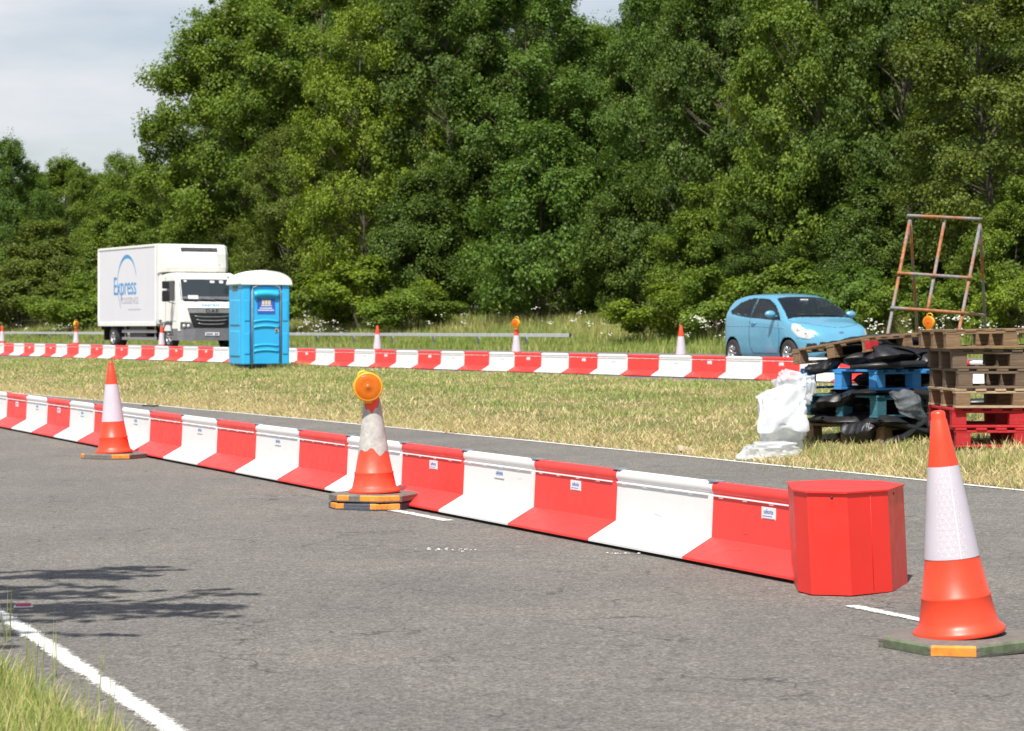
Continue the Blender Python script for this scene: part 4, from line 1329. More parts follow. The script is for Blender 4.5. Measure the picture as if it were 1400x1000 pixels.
def build_car():
    car = thing('hatchback', (0, 0, 0), 0, 'small sky blue three-door hatchback driving along the far carriageway', 'car')
    LEN = 3.62
    base = .5 - .5 * np.cos(np.linspace(0, np.pi, 230))
    xs_ = (np.linspace(0, 1, 230) * .55 + base * .45) * LEN
    zt = smooth_interp(xs_, [0, .03, .10, .20, .36, .60, 1.05, 1.55, 1.95, 2.30, 2.62, 2.86, 3.05, 3.28, 3.45, 3.55, 3.62], [.62, .86, 1.08, 1.24, 1.39, 1.462, 1.503, 1.498, 1.43, 1.285, 1.125, 1.01, .955, .89, .80, .70, .56])
    zb_ = smooth_interp(xs_, [0, .3, .6, 1.5, 2.5, 2.9, 3.62], [1.08, 1.10, 1.075, 1.0, .955, .94, .9])
    z0 = smooth_interp(xs_, [0, .15, .6, 1.0, 2.5, 3.0, 3.45, 3.62], [.34, .26, .22, .20, .20, .20, .22, .34])
    wb = smooth_interp(xs_, [0, .03, .10, .22, .5, .9, 1.6, 2.5, 2.9, 3.15, 3.35, 3.50, 3.58, 3.62], [.52, .62, .715, .775, .815, .822, .822, .825, .82, .785, .70, .57, .45, .34])
    NV = 120
    grid = np.zeros((len(xs_), NV, 2))
    for i in range(len(xs_)):
        T, B, Z0, W = zt[i], zb_[i], z0[i], wb[i]
        k = np.clip((T - B) / .28, 0, 1); k = k * k * (3 - 2 * k)
        Bc = min(B, T - .10)
        wr = W * .945 - .40 * max(0, T - .10 - Bc)
        gh = [(0, Z0), (W * .80, Z0), (W * .965, Z0 + .07), (W * 1.0, .55 if T > .8 else Z0 + (T - Z0) * .5), (W * .992, Bc - .10), (W * .962, Bc + .01), ((W * .95 + wr) / 2 + .006, (Bc + T - .10) / 2), (wr, T - .10), (wr * .88, T - .038), (wr * .55, T - .010), (0, T)]
        hT = max(T - Z0, .1)
        hd = [(0, Z0), (W * .80, Z0), (W * .965, Z0 + hT * .10), (W, Z0 + hT * .42), (W * .995, Z0 + hT * .62), (W * .965, Z0 + hT * .79), (W * .92, Z0 + hT * .865), (W * .84, Z0 + hT * .925), (W * .70, Z0 + hT * .962), (W * .42, Z0 + hT * .99), (0, T)]
        P = np.array(gh) * k + np.array(hd) * (1 - k)
        # catmull-rom through P
        q = np.concatenate([[P[0] * np.array([-1, 1])], P, [P[-1] + np.array([-.1, -.002])]])
        q[0] = [-P[1][0], P[1][1]]; q[-1] = [-P[-2][0], P[-2][1]]
        pts = []
        for a in range(1, len(q) - 2):
            for u in np.linspace(0, 1, 14, endpoint=False):
                p0, p1, p2, p3 = q[a - 1], q[a], q[a + 1], q[a + 2]
                pts.append(.5 * ((2 * p1) + (-p0 + p2) * u + (2 * p0 - 5 * p1 + 4 * p2 - p3) * u * u + (-p0 + 3 * p1 - 3 * p2 + p3) * u ** 3))
        pts.append(P[-1]); pts = np.array(pts)
        dl = np.concatenate([[0], np.cumsum(np.linalg.norm(np.diff(pts, axis=0), axis=1))])
        s = np.linspace(0, dl[-1], NV)
        grid[i, :, 0] = np.interp(s, dl, pts[:, 0]); grid[i, :, 1] = np.interp(s, dl, pts[:, 1])
    full = np.concatenate([grid * np.array([-1, 1]), grid[:, ::-1][:, 1:]], 1)       # right side (-y) first, then left
    NC = full.shape[1]
    V = np.zeros((len(xs_), NC, 3)); V[..., 0] = xs_[:, None]; V[..., 1] = full[..., 0]; V[..., 2] = full[..., 1]
    # shoulder crease along the flank
    fx, fz = V[..., 0], V[..., 2]
    idx = np.arange(len(xs_) * NC).reshape(len(xs_), NC)
    q = np.stack([idx[:-1, :-1], idx[1:, :-1], idx[1:, 1:], idx[:-1, 1:]], -1).reshape(-1, 4)
    Vf = V.reshape(-1, 3)
    cen = Vf[q].mean(1)
    nrm = np.cross(Vf[q[:, 2]] - Vf[q[:, 0]], Vf[q[:, 3]] - Vf[q[:, 1]]); nrm /= np.linalg.norm(nrm, axis=1)[:, None] + 1e-9
    flip_ = np.sign(nrm[:, 1] * cen[:, 1] + (nrm[:, 2] * (cen[:, 2] - .6)) + nrm[:, 0] * (cen[:, 0] - 1.8))
    cx, cy, cz = cen.T
    side = np.abs(cy) > .40
    part = np.zeros(len(q), int)                      # 0 body
    door_w = [(1.36, 1.015), (2.58, .955), (2.42, 1.09), (2.16, 1.255), (1.88, 1.36), (1.60, 1.405), (1.385, 1.41)]
    quart = [(.44, 1.16), (.52, 1.095), (1.30, 1.02), (1.32, 1.41), (1.05, 1.395), (.72, 1.32)]
    part[side & in_poly(cx, cz, door_w)] = 1
    part[side & in_poly(cx, cz, quart)] = 2
    hw = np.interp(cx, [1.92, 2.84], [.53, .745])
    rounded = np.clip((2.84 - .06 * (cy / .68) ** 2 - cx), -1, 1)
    part[(cx > 1.93 + .10 * (cy / .5) ** 2 * .4) & (rounded > 0) & (np.abs(cy) < hw) & (cz > .95)] = 3
    part[(cx < .40) & (cx > .07) & (np.abs(cy) < .52) & (cz > 1.06) & (cz < 1.36)] = 4
    hl = [(2.95, .90), (3.16, .862), (3.42, .735), (3.50, .64), (3.42, .59), (3.22, .64), (3.02, .76)]
    part[(np.abs(cy) > .38) & in_poly(cx, cz, hl)] = 5
    part[(cx > 3.38) & (np.abs(cy) < .50 - .25 * np.abs(cz - .44)) & (cz > .36) & (cz < .53)] = 6
    fog = (cx > 3.2) & (np.abs(np.abs(cy) - .60) < .075) & (np.abs(cz - .45) < .055)
    part[fog] = 8
    part[(cx < .18) & (np.abs(cy) > .50) & (cz > .86) & (cz < 1.12)] = 7
    for xa in (.60, 2.90):
        part[side & ((cx - xa) ** 2 + (cz - .29) ** 2 < .345 ** 2) & (cz < .62)] = 9
    defs = {0: ('body', 'car_blue'), 1: ('side_window', 'glass'), 2: ('quarter_window', 'glass'), 3: ('windscreen', 'glass'), 4: ('rear_window', 'glass'), 5: ('headlight', 'lens_clear'), 6: ('grille', 'dark'), 7: ('tail_light', 'red_lens'), 8: ('fog_lamp', 'dark')}
    for k, (nm, mt) in defs.items():
        for sgn in ((0,) if k in (0, 3, 4) else (-1, 1)):
            sel = (part == k) & ((cy * sgn > 0) if sgn else True)
            if not sel.any(): continue
            qq = q[sel]; fl_ = flip_[sel]
            qq = np.where((fl_ < 0)[:, None], qq[:, ::-1], qq)
            u, inv = np.unique(qq, return_inverse=True)
            link(nm, np_mesh(nm, Vf[u], inv.reshape(-1, 4), mat=M[mt], smooth=True), car)
    for nm, i_, mt in (('intake', -1, 'dark'), ('rear_panel', 0, 'car_blue')):
        ring = V[i_]; c_ = ring.mean(0)
        VV = np.concatenate([ring, c_[None]]); n_ = len(ring)
        TT = np.stack([np.arange(n_), (np.arange(n_) + 1) % n_, np.full(n_, n_)], -1)
        link(nm, np_mesh(nm, VV, TT, mat=M[mt]), car)
    def surf(x, z, sgn=-1):
        i = int(np.clip(np.searchsorted(xs_, x), 0, len(xs_) - 1))
        zz = grid[i, :, 1]; yy = grid[i, :, 0]
        half = int(NV * .25)
        j = half + int(np.argmin(np.abs(zz[half:] - z)))
        return Vector((x, sgn * yy[j], z))
    # shut lines, crease, handle, mirrors
    for sgn in (-1, 1):
        b = MB().use(M['dark'], True)
        for line in ([(1.34, .99), (1.33, .80), (1.34, .55), (1.40, .38), (1.5, .30)], [(2.50, .93), (2.58, .70), (2.56, .45), (2.50, .30)], [(1.5, .30), (2.50, .30)]):
            pts = []
            for (xa, za), (xb, zb2) in zip(line[:-1], line[1:]):
                for u in np.linspace(0, 1, 6): pts.append(surf(xa + (xb - xa) * u, za + (zb2 - za) * u, sgn))
            b.tube(pts, .006, 5)
        b.build('door_seam', car)
        b = MB().use(M['car_blue'], True)
        pts = [surf(x, z, sgn) + Vector((0, -.006 * -sgn * -1, 0)) for x, z in zip(np.linspace(.35, 2.75, 24), .84 - .04 * np.linspace(0, 1, 24) + .02 * np.sin(np.linspace(0, 3.1, 24)))]
        b.tube(pts, .012, 6)
        b.build('flank_crease', car)
        p = surf(1.52, .90, sgn)
        b = MB().use(M['car_blue'], True)
        b.tube([p + Vector((-.09, sgn * .0, 0)), p + Vector((-.06, sgn * .025, 0)), p + Vector((.06, sgn * .025, 0)), p + Vector((.09, 0, 0))], .014, 8)
        b.build('door_handle', car)
        p = surf(2.36, 1.03, sgn)
        b = MB().use(M['car_blue'], True)
        bmx = bmesh.new(); bmesh.ops.create_icosphere(bmx, subdivisions=3, radius=1)
        for v in bmx.verts:
            v.co = Vector((v.co.x * (.075 if v.co.x > 0 else .045), v.co.y * .115, v.co.z * .075))
        b.bm(bmx, Matrix.Translation(p + Vector((.0, sgn * .14, .045))), True)
        b.tube([p + Vector((0, -sgn * .03, -.005)), p + Vector((0, sgn * .09, .01))], [.03, .022], 8)
        mr = b.build('mirror', car)
        for xa in (.60, 2.90):
            # arch liner
            b = MB().use(M['dark'], True)
            rot = Matrix.Translation((xa, sgn * .55, .29)) @ Matrix.Rotation(R(90), 4, 'X')
            b.lathe([(.35, -.24), (.345, .20), (.0, .20)] if sgn > 0 else [(.35, .24), (.345, -.20), (.0, -.20)], 32, rot)
            b.build('wheel_arch', car)
            wheel(car, (xa, sgn * .735, .288), .288, .18, 'alloy', flip=1 if sgn < 0 else -1)
    # bonnet shut line, bumper joint, lamp reflectors
    def top_pt(x, y):
        i = int(np.clip(np.searchsorted(xs_, x), 1, len(xs_) - 2))
        yy = grid[i, :, 0]; zz = grid[i, :, 1]
        h_ = int(np.argmax(yy)); seg_y = yy[h_:][::-1]; seg_z = zz[h_:][::-1]
        return Vector((x, y, float(np.interp(abs(y), seg_y, seg_z)) + .001))
    b = MB().use(M['dark'], True)
    b.tube([top_pt(3.43 - .22 * (y_ / .6) ** 2, y_) for y_ in np.linspace(-.50, .50, 22)], .005, 5)
    for sgn in (-1, 1):
        b.tube([top_pt(x_, sgn * float(np.interp(x_, [2.80, 3.0, 3.25], [.735, .675, .50]))) for x_ in np.linspace(2.80, 3.25, 14)], .005, 5)
        b.tube([surf(3.50 - .33 * u_, .575 + .03 * u_, sgn) for u_ in np.linspace(0, 1, 10)], .005, 5)
    b.build('bonnet_seam', car)
    for sgn in (-1, 1):
        b = MB().use(M['chrome'], True)
        for x_, z_ in ((3.36, .70), (3.20, .765)):
            p = surf(x_, z_, sgn); bmx = bmesh.new(); bmesh.ops.create_icosphere(bmx, subdivisions=2, radius=.036)
            b.bm(bmx, Matrix.Translation(p + Vector((-.012, -sgn * .014, 0))), True)
        b.build('lamp_reflector', car)
        b = MB().use(M['dark'], True)
        b.tube([surf(x_, z_, sgn) for x_, z_ in ((.44, 1.16), (.52, 1.095), (.9, 1.055), (1.30, 1.02), (1.7, 1.0), (2.1, .978), (2.58, .955))], .009, 5)
        b.tube([surf(1.345, z_, sgn) for z_ in np.linspace(1.02, 1.40, 9)], .016, 5)
        b.build('window_trim', car)
    # badge, plate, wipers, interior
    b = MB().use(M['chrome'], True)
    bmx = bmesh.new(); bmesh.ops.create_icosphere(bmx, subdivisions=2, radius=1)
    for v in bmx.verts: v.co = Vector((v.co.x * .018, v.co.y * .075, v.co.z * .034))
    xb = 3.535
    b.bm(bmx, Matrix.Translation((xb, 0, .715)) @ Matrix.Rotation(R(-35), 4, 'Y'), True)
    b.use(M['ink_blue'])
    bmx = bmesh.new(); bmesh.ops.create_icosphere(bmx, subdivisions=2, radius=1)
    for v in bmx.verts: v.co = Vector((v.co.x * .016, v.co.y * .064, v.co.z * .025))
    b.bm(bmx, Matrix.Translation((xb + .006, 0, .718)) @ Matrix.Rotation(R(-35), 4, 'Y'), True)
    b.build('badge', car)
    b = MB().use(M['dark'], True)
    for y0_, y1_ in ((.45, -.12), (-.05, -.55)):
        b.tube([(2.83 - .06 * (y0_ / .68) ** 2, y0_, 1.035), (2.76, (y0_ + y1_) / 2, 1.068), (2.74 - .06 * (y1_ / .68) ** 2, y1_, 1.075)], .010, 6)
    b.build('wiper', car)
    b = MB().use(M['dark']); b.box(2.30, 2.78, -.62, .62, .70, .955, .05, 2); b.build('dashboard', car)
    for y_ in (-.34, .34):
        b = MB().use(M['seat'])
        b.box(1.25, 1.75, y_ - .24, y_ + .24, .40, .58, .05, 2)
        b.box(1.12, 1.28, y_ - .23, y_ + .23, .50, 1.12, .05, 2)
        b.box(1.13, 1.22, y_ - .12, y_ + .12, 1.14, 1.30, .03, 2)
        b.build('seat', car)
    b = MB().use(M['seat']); b.box(.45, .62, -.6, .6, .45, 1.05, .05, 2); b.build('rear_seat', car)
    b = MB().use(M['dark']); b.box(.25, 3.3, -.6, .6, .23, .42); b.build('floor_pan', car)
    b = MB().use(M['dark'], True)
    b.tube([(2.1 + .04 * math.cos(a), -.34 + .17 * math.cos(a), .93 + .17 * math.sin(a)) for a in np.linspace(0, 2 * math.pi, 20)], .014, 6)
    b.build('steering_wheel', car)
    b = MB().use(M['sign_white']); b.box(2.09, 2.12, -.09, .09, 1.33, 1.38, .008); b.build('interior_mirror', car)
    return car
car = build_car()
CAR_A = R(-67.5)
# camera-side front wheel stands under photo column 1078
Yf = 47.8; Xf = ray(1080, Yf)
fw = Vector((2.90, -.735, 0)); fw.rotate(Matrix.Rotation(CAR_A, 3, 'Z'))
car.location = (Xf - fw.x, Yf - fw.y, .605)
car.rotation_euler = (0, 0, CAR_A)
car.scale = (1.04, 1.05, 1.04)
car.location.z = g(Xf, Yf) + .03

# ------------------------------------------------------------------ box lorry
def build_truck():
    tr = thing('box_truck', (0, 0, 0), 0, 'white refrigerated box truck with blue lettering on the far carriageway', 'truck')
    # local x forward, origin on the road under the front face of the cargo box, -y is the camera side
    b = MB().use(M['box_white'])
    b.box(-5.9, 0, -1.25, 1.25, .84, 3.62, .02)
    cb = b.build('cargo_box', tr)
    b = MB().use(M['truck_white'])
    b.box(-5.92, .015, -1.275, -1.235, 3.56, 3.64, .008); b.box(-5.92, .015, 1.235, 1.275, 3.56, 3.64, .008)
    b.box(-5.92, .015, -1.275, -1.235, .79, .93, .008); b.box(-5.92, .015, 1.235, 1.275, .79, .93, .008)
    b.box(-5.925, -5.86, -1.28, -1.23, .93, 3.56, .008); b.box(-.05, .018, -1.275, -1.23, .93, 3.56, .008)
    b.box(-.05, .018, 1.23, 1.275, .93, 3.56, .008); b.box(-5.92, .01, -1.20, 1.20, 3.622, 3.65, .008)
    b.build('edge_trim', cb)
    b = MB().use(M['dark'])
    b.box(-5.9, -5.82, -1.15, 1.15, .66, .79)
    for x in (-5.3, -.4): pass
    b.box(-5.85, 1.2, -.52, -.38, .55, .80); b.box(-5.85, 1.2, .38, .52, .55, .80)
    b.box(-5.75, -5.70, -1.1, -.55, .28, .80); b.box(-5.75, -5.70, .55, 1.1, .28, .80)
    for x in np.arange(-5.4, 0, .6): b.box(x, x + .06, -1.15, 1.15, .72, .79)
    b.build('chassis', tr)
    for sy in (-1, 1):
        b = MB().use(M['steel'])
        b.box(-3.6, -.15, sy * 1.16 - .02, sy * 1.16 + .02, .55, .66, .005); b.box(-3.6, -.15, sy * 1.16 - .02, sy * 1.16 + .02, .30, .40, .005)
        for x in (-3.4, -1.9, -.4): b.box(x, x + .06, sy * 1.12 - .02, sy * 1.12 + .02, .38, .95)
        b.build('side_guard', tr)
        wheel(tr, (-4.45, sy * 1.0, .42), .42, .42, 'steel', flip=1 if sy < 0 else -1, spokes=8)
        wheel(tr, (.86, sy * .98, .42), .42, .26, 'steel', flip=1 if sy < 0 else -1, spokes=8)
        b = MB().use(M['dark']); b.box(-2.9, -1.2, sy * .95 - .2, sy * .95 + .2, .40, .88, .03); b.build('tank', tr)
    # refrigeration unit and roof fairing above the cab
    b = MB().use(M['truck_white'])
    fair = [(0, 2.62), (.95, 2.66), (1.06, 2.82), (1.02, 3.30), (.86, 3.55), (.60, 3.62), (0, 3.63)]
    def loft(sections, mb):
        n = len(sections[0]); vs = [p for s_ in sections for p in s_]
        fs = [(i * n + k, i * n + (k + 1) % n, (i + 1) * n + (k + 1) % n, (i + 1) * n + k) for i in range(len(sections) - 1) for k in range(n)]
        fs += [tuple(range(n)), tuple(range(len(vs) - 1, len(vs) - n - 1, -1))]
        mb.add(vs, fs, False)
    secs = []
    for y_, kx in ((-1.20, .30), (-1.12, .72), (-.95, .93), (-.6, 1), (.6, 1), (.95, .93), (1.12, .72), (1.20, .30)):
        secs.append([(x * kx + (.02), y_, z) for x, z in fair])
    loft(secs, b)
    fo = b.build('cooling_unit', tr)
    b = MB().use(M['dark'])
    b.box(.80, 1.015, -.70, .62, 3.36, 3.50, .01)
    b.use(M['steel'])
    for k in range(3): b.box(.99, 1.022, -.68, .60, 3.385 + .04 * k, 3.40 + .04 * k)
    b.box(1.03, 1.066, -.7, .7, 2.90, 2.915)
    b.build('louvre', fo)
    # cab shell, lofted from side profile
    b = MB().use(M['truck_white'])
    prof = [(.22, .78), (.40, .62), (1.92, .62), (2.00, .95), (1.98, 1.42), (1.86, 1.62), (1.66, 2.42), (1.52, 2.56), (1.30, 2.62), (.22, 2.62)]
    secs = []
    for y_, kz, kx in ((-1.13, .955, -.12), (-1.10, .985, -.05), (-1.0, 1, -.01), (0, 1, .05), (1.0, 1, -.01), (1.10, .985, -.05), (1.13, .955, -.12)):
        secs.append([(x + (kx if x > 1.2 else 0), y_, .62 + (z - .62) * kz) for x, z in prof])
    loft(secs, b)
    cab = b.build('cab', tr)
    # dark panel joints of the cab side
    b = MB().use(M['dark'])
    for sy in (-1, 1):
        b.box(.62, .632, sy * 1.131 - .003, sy * 1.131 + .003, .95, 2.48); b.box(.632, 1.62, sy * 1.131 - .003, sy * 1.131 + .003, .95, .962)
    b.build('door_seam', cab)
    # windscreen: curved sheet proud of the raked front
    def front_x(y_, z):   # cab front at this height
        kx = np.interp(abs(y_), [0, 1.0, 1.10, 1.13], [.05, -.01, -.05, -.12])
        return float(np.interp(z, [.62, .95, 1.42, 1.62, 2.42, 2.56], [1.92, 2.0, 1.98, 1.86, 1.66, 1.52])) + kx
    def front_sheet(mb, y0, y1, z0_, z1_, lift, ny=14, nz=4, th=.02):
        vs, fs = [], []
        for i in range(nz + 1):
            for k in range(ny + 1):
                y_ = y0 + (y1 - y0) * k / ny; z = z0_ + (z1_ - z0_) * i / nz
                vs.append((front_x(y_, z) + lift, y_, z))
        m_ = len(vs)
        vs += [(x - th, y_, z) for x, y_, z in vs]
        N = ny + 1
        for i in range(nz):
            for k in range(ny): 
                a = i * N + k
                fs.append((a, a + 1, a + 1 + N, a + N)); fs.append((m_ + a, m_ + a + N, m_ + a + 1 + N, m_ + a + 1))
        rim = [k for k in range(N)] + [i * N + ny for i in range(1, nz + 1)] + [nz * N + k for k in range(ny - 1, -1, -1)] + [i * N for i in range(nz - 1, 0, -1)]
        for a, c in zip(rim, rim[1:] + rim[:1]): fs.append((a, c, m_ + c, m_ + a))
        mb.add(vs, fs, False)
    b = MB().use(M['dark']); front_sheet(b, -1.04, 1.04, 1.63, 2.44, .006); b.build('windscreen_surround', cab)
    b = MB().use(mat_glass('windscreen_glass', (.035, .045, .05), 1.0)); front_sheet(b, -.99, .99, 1.68, 2.39, .012); ws = b.build('windscreen', cab)
    for y0_, y1_, z0_, z1_ in ((-.78, -.42, 1.72, 1.84), (.05, .22, 2.27, 2.35), (.4, .55, 2.26, 2.36), (-.88, -.78, 2.30, 2.36)):
        b = MB().use(M['sign_white']); front_sheet(b, y0_, y1_, z0_, z1_, .016, 3, 1); b.build('windscreen_sticker', ws)
    b = MB().use(M['truck_grey']); front_sheet(b, -.96, .96, 1.70, 1.80, .0135); b.build('dashboard_shelf', ws)
    b = MB().use(M['dark'], True)
    for y_ in (-.5, .1, .6): b.tube([(front_x(y_, 1.66) + .03, y_, 1.66), (front_x(y_ - .4, 1.72) + .03, y_ - .42, 1.72)], .014, 6)
    b.build('wiper', cab)
    # grille
    b = MB().use(M['dark'])
    zs_ = np.linspace(.72, 1.40, 8); N = 15
    vs = []
    for z in zs_:
        hw_ = float(np.interp(z, [.72, 1.0, 1.40], [.62, .76, .86]))
        for y_ in np.linspace(-hw_, hw_, N): vs.append((front_x(y_, z) + .022, y_, z))
    b.add(vs, [(i * N + k, i * N + k + 1, (i + 1) * N + k + 1, (i + 1) * N + k) for i in range(7) for k in range(N - 1)], False)
    gr = b.build('grille', cab)
    b = MB().use(M['steel']); front_sheet(b, -.82, .82, 1.235, 1.375, .034); b.build('grille_panel', gr)
    b = MB().use(M['steel'], True)
    for z, w_ in ((1.10, .62), (.975, .55), (.85, .48)):
        b.tube([(front_x(y_, z) + .035, y_, z + .035 * (y_ / w_) ** 4) for y_ in np.linspace(-w_, w_, 13)], .014, 8)
    b.build('grille_bar', gr)
    me = text_mesh('DAF', .16, M['dark'], .004, 1.1, 1.5)
    link('badge', me, gr, (front_x(0, 1.305) + .041, 0, 1.305), (R(90), 0, R(90)))
    me = text_mesh('Express', .17, M['logo_blue'], .003, 1.0, 1.25)
    t_ = link('lettering', me, cab, (front_x(0, 1.52) + .016, -.02, 1.525), (R(64), 0, R(90)))
    # lower bumper, lights, plate
    b = MB().use(M['truck_grey'])
    pl = [(1.2, -1.14), (1.78, -1.13), (1.96, -1.0), (2.07, -.6), (2.09, 0), (2.07, .6), (1.96, 1.0), (1.78, 1.13), (1.2, 1.14)]
    pl = pl[::-1]
    b.prism(pl[::-1], .30, .70)
    b.build('bumper', cab)
    for sy in (-1, 1):
        b = MB().use(M['truck_grey'])
        vs = [(front_x(sy * yy, z) + dx, sy * yy, z) for dx in (.03, -.05) for yy, z in ((.60, .70), (1.09, .70), (1.10, .93), (.74, .90))]
        b.add(vs, [(0, 1, 2, 3), (7, 6, 5, 4), (0, 4, 5, 1), (1, 5, 6, 2), (2, 6, 7, 3), (3, 7, 4, 0)])
        hs = b.build('headlight_housing', cab)
        b = MB().use(M['lens_clear'], True)
        for yy in (.98, .82):
            b.lathe([(0, .035), (.05, .025), (.062, 0)], 16, Matrix.Translation((front_x(sy * yy, .79) + .03, sy * yy, .79)) @ Matrix.Rotation(R(90), 4, 'Y'))
        b.build('headlight', hs)
        b = MB().use(M['glass'])
        b.box(.74, 1.50, sy * 1.137 - .006, sy * 1.137 + .006, 1.66, 2.34, .005); b.build('side_window', cab)
        b = MB().use(M['dark'])
        b.box(1.52, 1.62, sy * 1.50 - .12, sy * 1.50 + .12, 1.62, 2.00, .03, 2); b.box(1.53, 1.61, sy * 1.50 - .12, sy * 1.50 + .12, 2.06, 2.32, .03, 2)
        b.tube([(1.5, sy * 1.10, 2.28), (1.57, sy * 1.36, 2.30), (1.57, sy * 1.36, 1.6), (1.5, sy * 1.1, 1.55)], .018, 6)
        b.build('mirror', cab)
        b = MB().use(M['truck_grey']); b.box(.45, 1.3, sy * 1.10 - .04, sy * 1.10 + .04, .82, .95, .02)
        b.box(.10, .44, sy * 1.06 - .08, sy * 1.06 + .08, .40, .95, .03); b.build('step', cab)
        b = MB().use(M['dark'], True); b.tube([(.86 + .47 * math.cos(a), sy * 1.12, .44 + .47 * math.sin(a)) for a in np.linspace(.05, math.pi - .05, 16)], .035, 6); b.build('wheel_arch', cab)
    b = MB().use(M['sign_white']); b.box(2.088, 2.105, -.26, .26, .46, .57, .004)
    b.use(M['dark'])
    for k in range(7):
        if k != 4: b.box(2.104, 2.108, -.22 + k * .063, -.18 + k * .063, .485, .545)
    b.build('number_plate', cab)
    b = MB().use(M['dark'], True); b.tube([(1.62, .75, 2.5), (1.95, .80, 2.35), (1.98, .8, 2.2)], .02, 6); b.box(1.93, 2.03, .66, .94, 1.98, 2.2, .03, 2); b.build('front_mirror', cab)
    b = MB().use(M['truck_white'])
    b.box(.03, .30, -1.16, -1.10, 1.0, 2.62, .01); b.box(.03, .30, 1.10, 1.16, 1.0, 2.62, .01); b.build('side_fairing', cab)
    # lettering on the camera side of the box
    ex = link('lettering', text_mesh('Express', .92, M['logo_blue'], .003, .98, .84), cb, (-3.10, -1.256, 2.20), (R(90), 0, 0))
    link('lettering', text_mesh('FOODSERVICE', .32, M['logo_grey'], .003, .95, .9), cb, (-2.62, -1.256, 1.70), (R(90), 0, 0))
    b = MB().use(M['logo_grey'])
    for k in range(16): b.box(-2.75 + k * .08, -2.69 + k * .08, -1.2545, -1.2500, 1.36, 1.41)
    b.build('small_print', cb)
    b = MB().use(M['logo_blue'], True)
    arc = []
    for a in np.linspace(R(18), R(208), 40):
        arc.append((-2.88 + .98 * math.cos(a), -1.253, 2.30 + .98 * math.sin(a)))
    arc += [(-3.62, -1.253, 1.62), (-3.52, -1.253, 1.42)]
    ws_ = [.018 + .05 * math.sin(math.pi * min(1, i / 32)) ** 2 for i in range(len(arc))]
    vs, fs = [], []
    for i, (p, w_) in enumerate(zip(arc, ws_)):
        d = Vector(arc[min(i + 1, len(arc) - 1)]) - Vector(arc[max(i - 1, 0)]); nn = Vector((-d.z, 0, d.x)).normalized() * w_
        vs += [(p[0] + nn.x, p[1], p[2] + nn.z), (p[0] - nn.x, p[1], p[2] - nn.z)]
    b.add(vs, [(2 * i, 2 * i + 1, 2 * i + 3, 2 * i + 2) for i in range(len(arc) - 1)], False)
    b.build('logo_arc', cb)
    return tr
truck = build_truck()
tl = 29.05
Xc, Yc = far_pt(213, tl)                       # front corner of the box, camera side
off = Vector((0, -1.25, 0)); off.rotate(Matrix.Rotation(FB_ANG, 3, 'Z'))
truck.location = (Xc - off.x, Yc - off.y, .66)
truck.rotation_euler = (0, 0, FB_ANG)

# ------------------------------------------------------------------ guard rail
gr = thing('guard_rail', (*far_xy(95, 37.0), float(G(*far_xy(95, 37.0)))), 0, 'galvanised steel guard rail in the grass below the wood', 'guard rail')
def in_gr(s, dz, t2=37.0):
    x, y = far_xy(s, t2); return Vector((x, y, g(x, y) + dz)) - gr.location
b = MB().use(M['galv'], False)
prof = [(0, .07), (-.09, .07), (-.10, .06), (-.10, -.06), (-.09, -.07), (0, -.07), (0, .07)]
sv = np.arange(62, 150, 2.0)
vs, fs = [], []
for s in sv:
    for dy, dz in prof:
        p = in_gr(s, .46 + dz * .8); vs.append(p + Vector((C2, S2, 0)) * dy)
n = len(prof)
for i in range(len(sv) - 1):
    for k in range(n - 1): fs.append((i * n + k, i * n + k + 1, (i + 1) * n + k + 1, (i + 1) * n + k))
b.add(vs, fs); b.build('rail', gr)
for s in np.arange(65, 149, 3.2):
    b = MB().use(M['galv']); p = in_gr(s, 0)
    b.box(p.x + .02, p.x + .12, p.y + .0, p.y + .08, p.z - .1, p.z + .50, .005); b.build('post', gr)

# ------------------------------------------------------------------ pallets
def pallet_meshes(mat, w_=1.2, d_=1.0, h_=.180, seed=0, bm=None):
    r = random.Random(seed)
    bh = h_ - 3 * .022
    top = MB().use(M[mat])
    for y0_ in (0, d_ / 2 - .05, d_ - .10): top.box(-.004 * r.random(), w_, y0_, y0_ + .10, h_ - .044, h_ - .0225, .003)          # stringer boards run along x
    nb = 7
    for k in range(nb):
        x0 = k * (w_ - .10) / (nb - 1)
        top.box(x0 + r.uniform(-.006, .006), x0 + .10, -.006 + r.uniform(-.006, .004), d_ + r.uniform(-.004, .006), h_ - .022, h_, .003)
    bot = MB().use(M[mat])
    for y0_ in (0, d_ / 2 - .05, d_ - .10): bot.box(r.uniform(-.006, .004), w_ + r.uniform(-.004, .006), y0_ - .002, y0_ + .10, 0, .022, .003)
    blocks = []
    for x0 in (0, w_ / 2 - .07, w_ - .14):
        for y0_ in (0, d_ / 2 - .05, d_ - .10):
            bl = MB().use(M[bm or mat]); bl.box(x0 + .003, x0 + .137, y0_ + .002, y0_ + .098, .0225, .0225 + bh, .004); blocks.append(bl.mesh('block'))
    return top.mesh('top_deck'), bot.mesh('bottom_deck'), blocks
def pallet(loc, rz, mat, label, group, h_=.180, tilt=(0, 0), seed=0, w_=1.2, d_=1.0, bm=None):
    o = thing('pallet', loc, rz, label, 'pallet', group)
    o.rotation_euler = (tilt[0], tilt[1], rz)
    t_, b_, bl = pallet_meshes(mat, w_, d_, h_, seed, bm)
    link('top_deck', t_, o); link('bottom_deck', b_, o)
    for m_ in bl: link('block', m_, o)
    return o
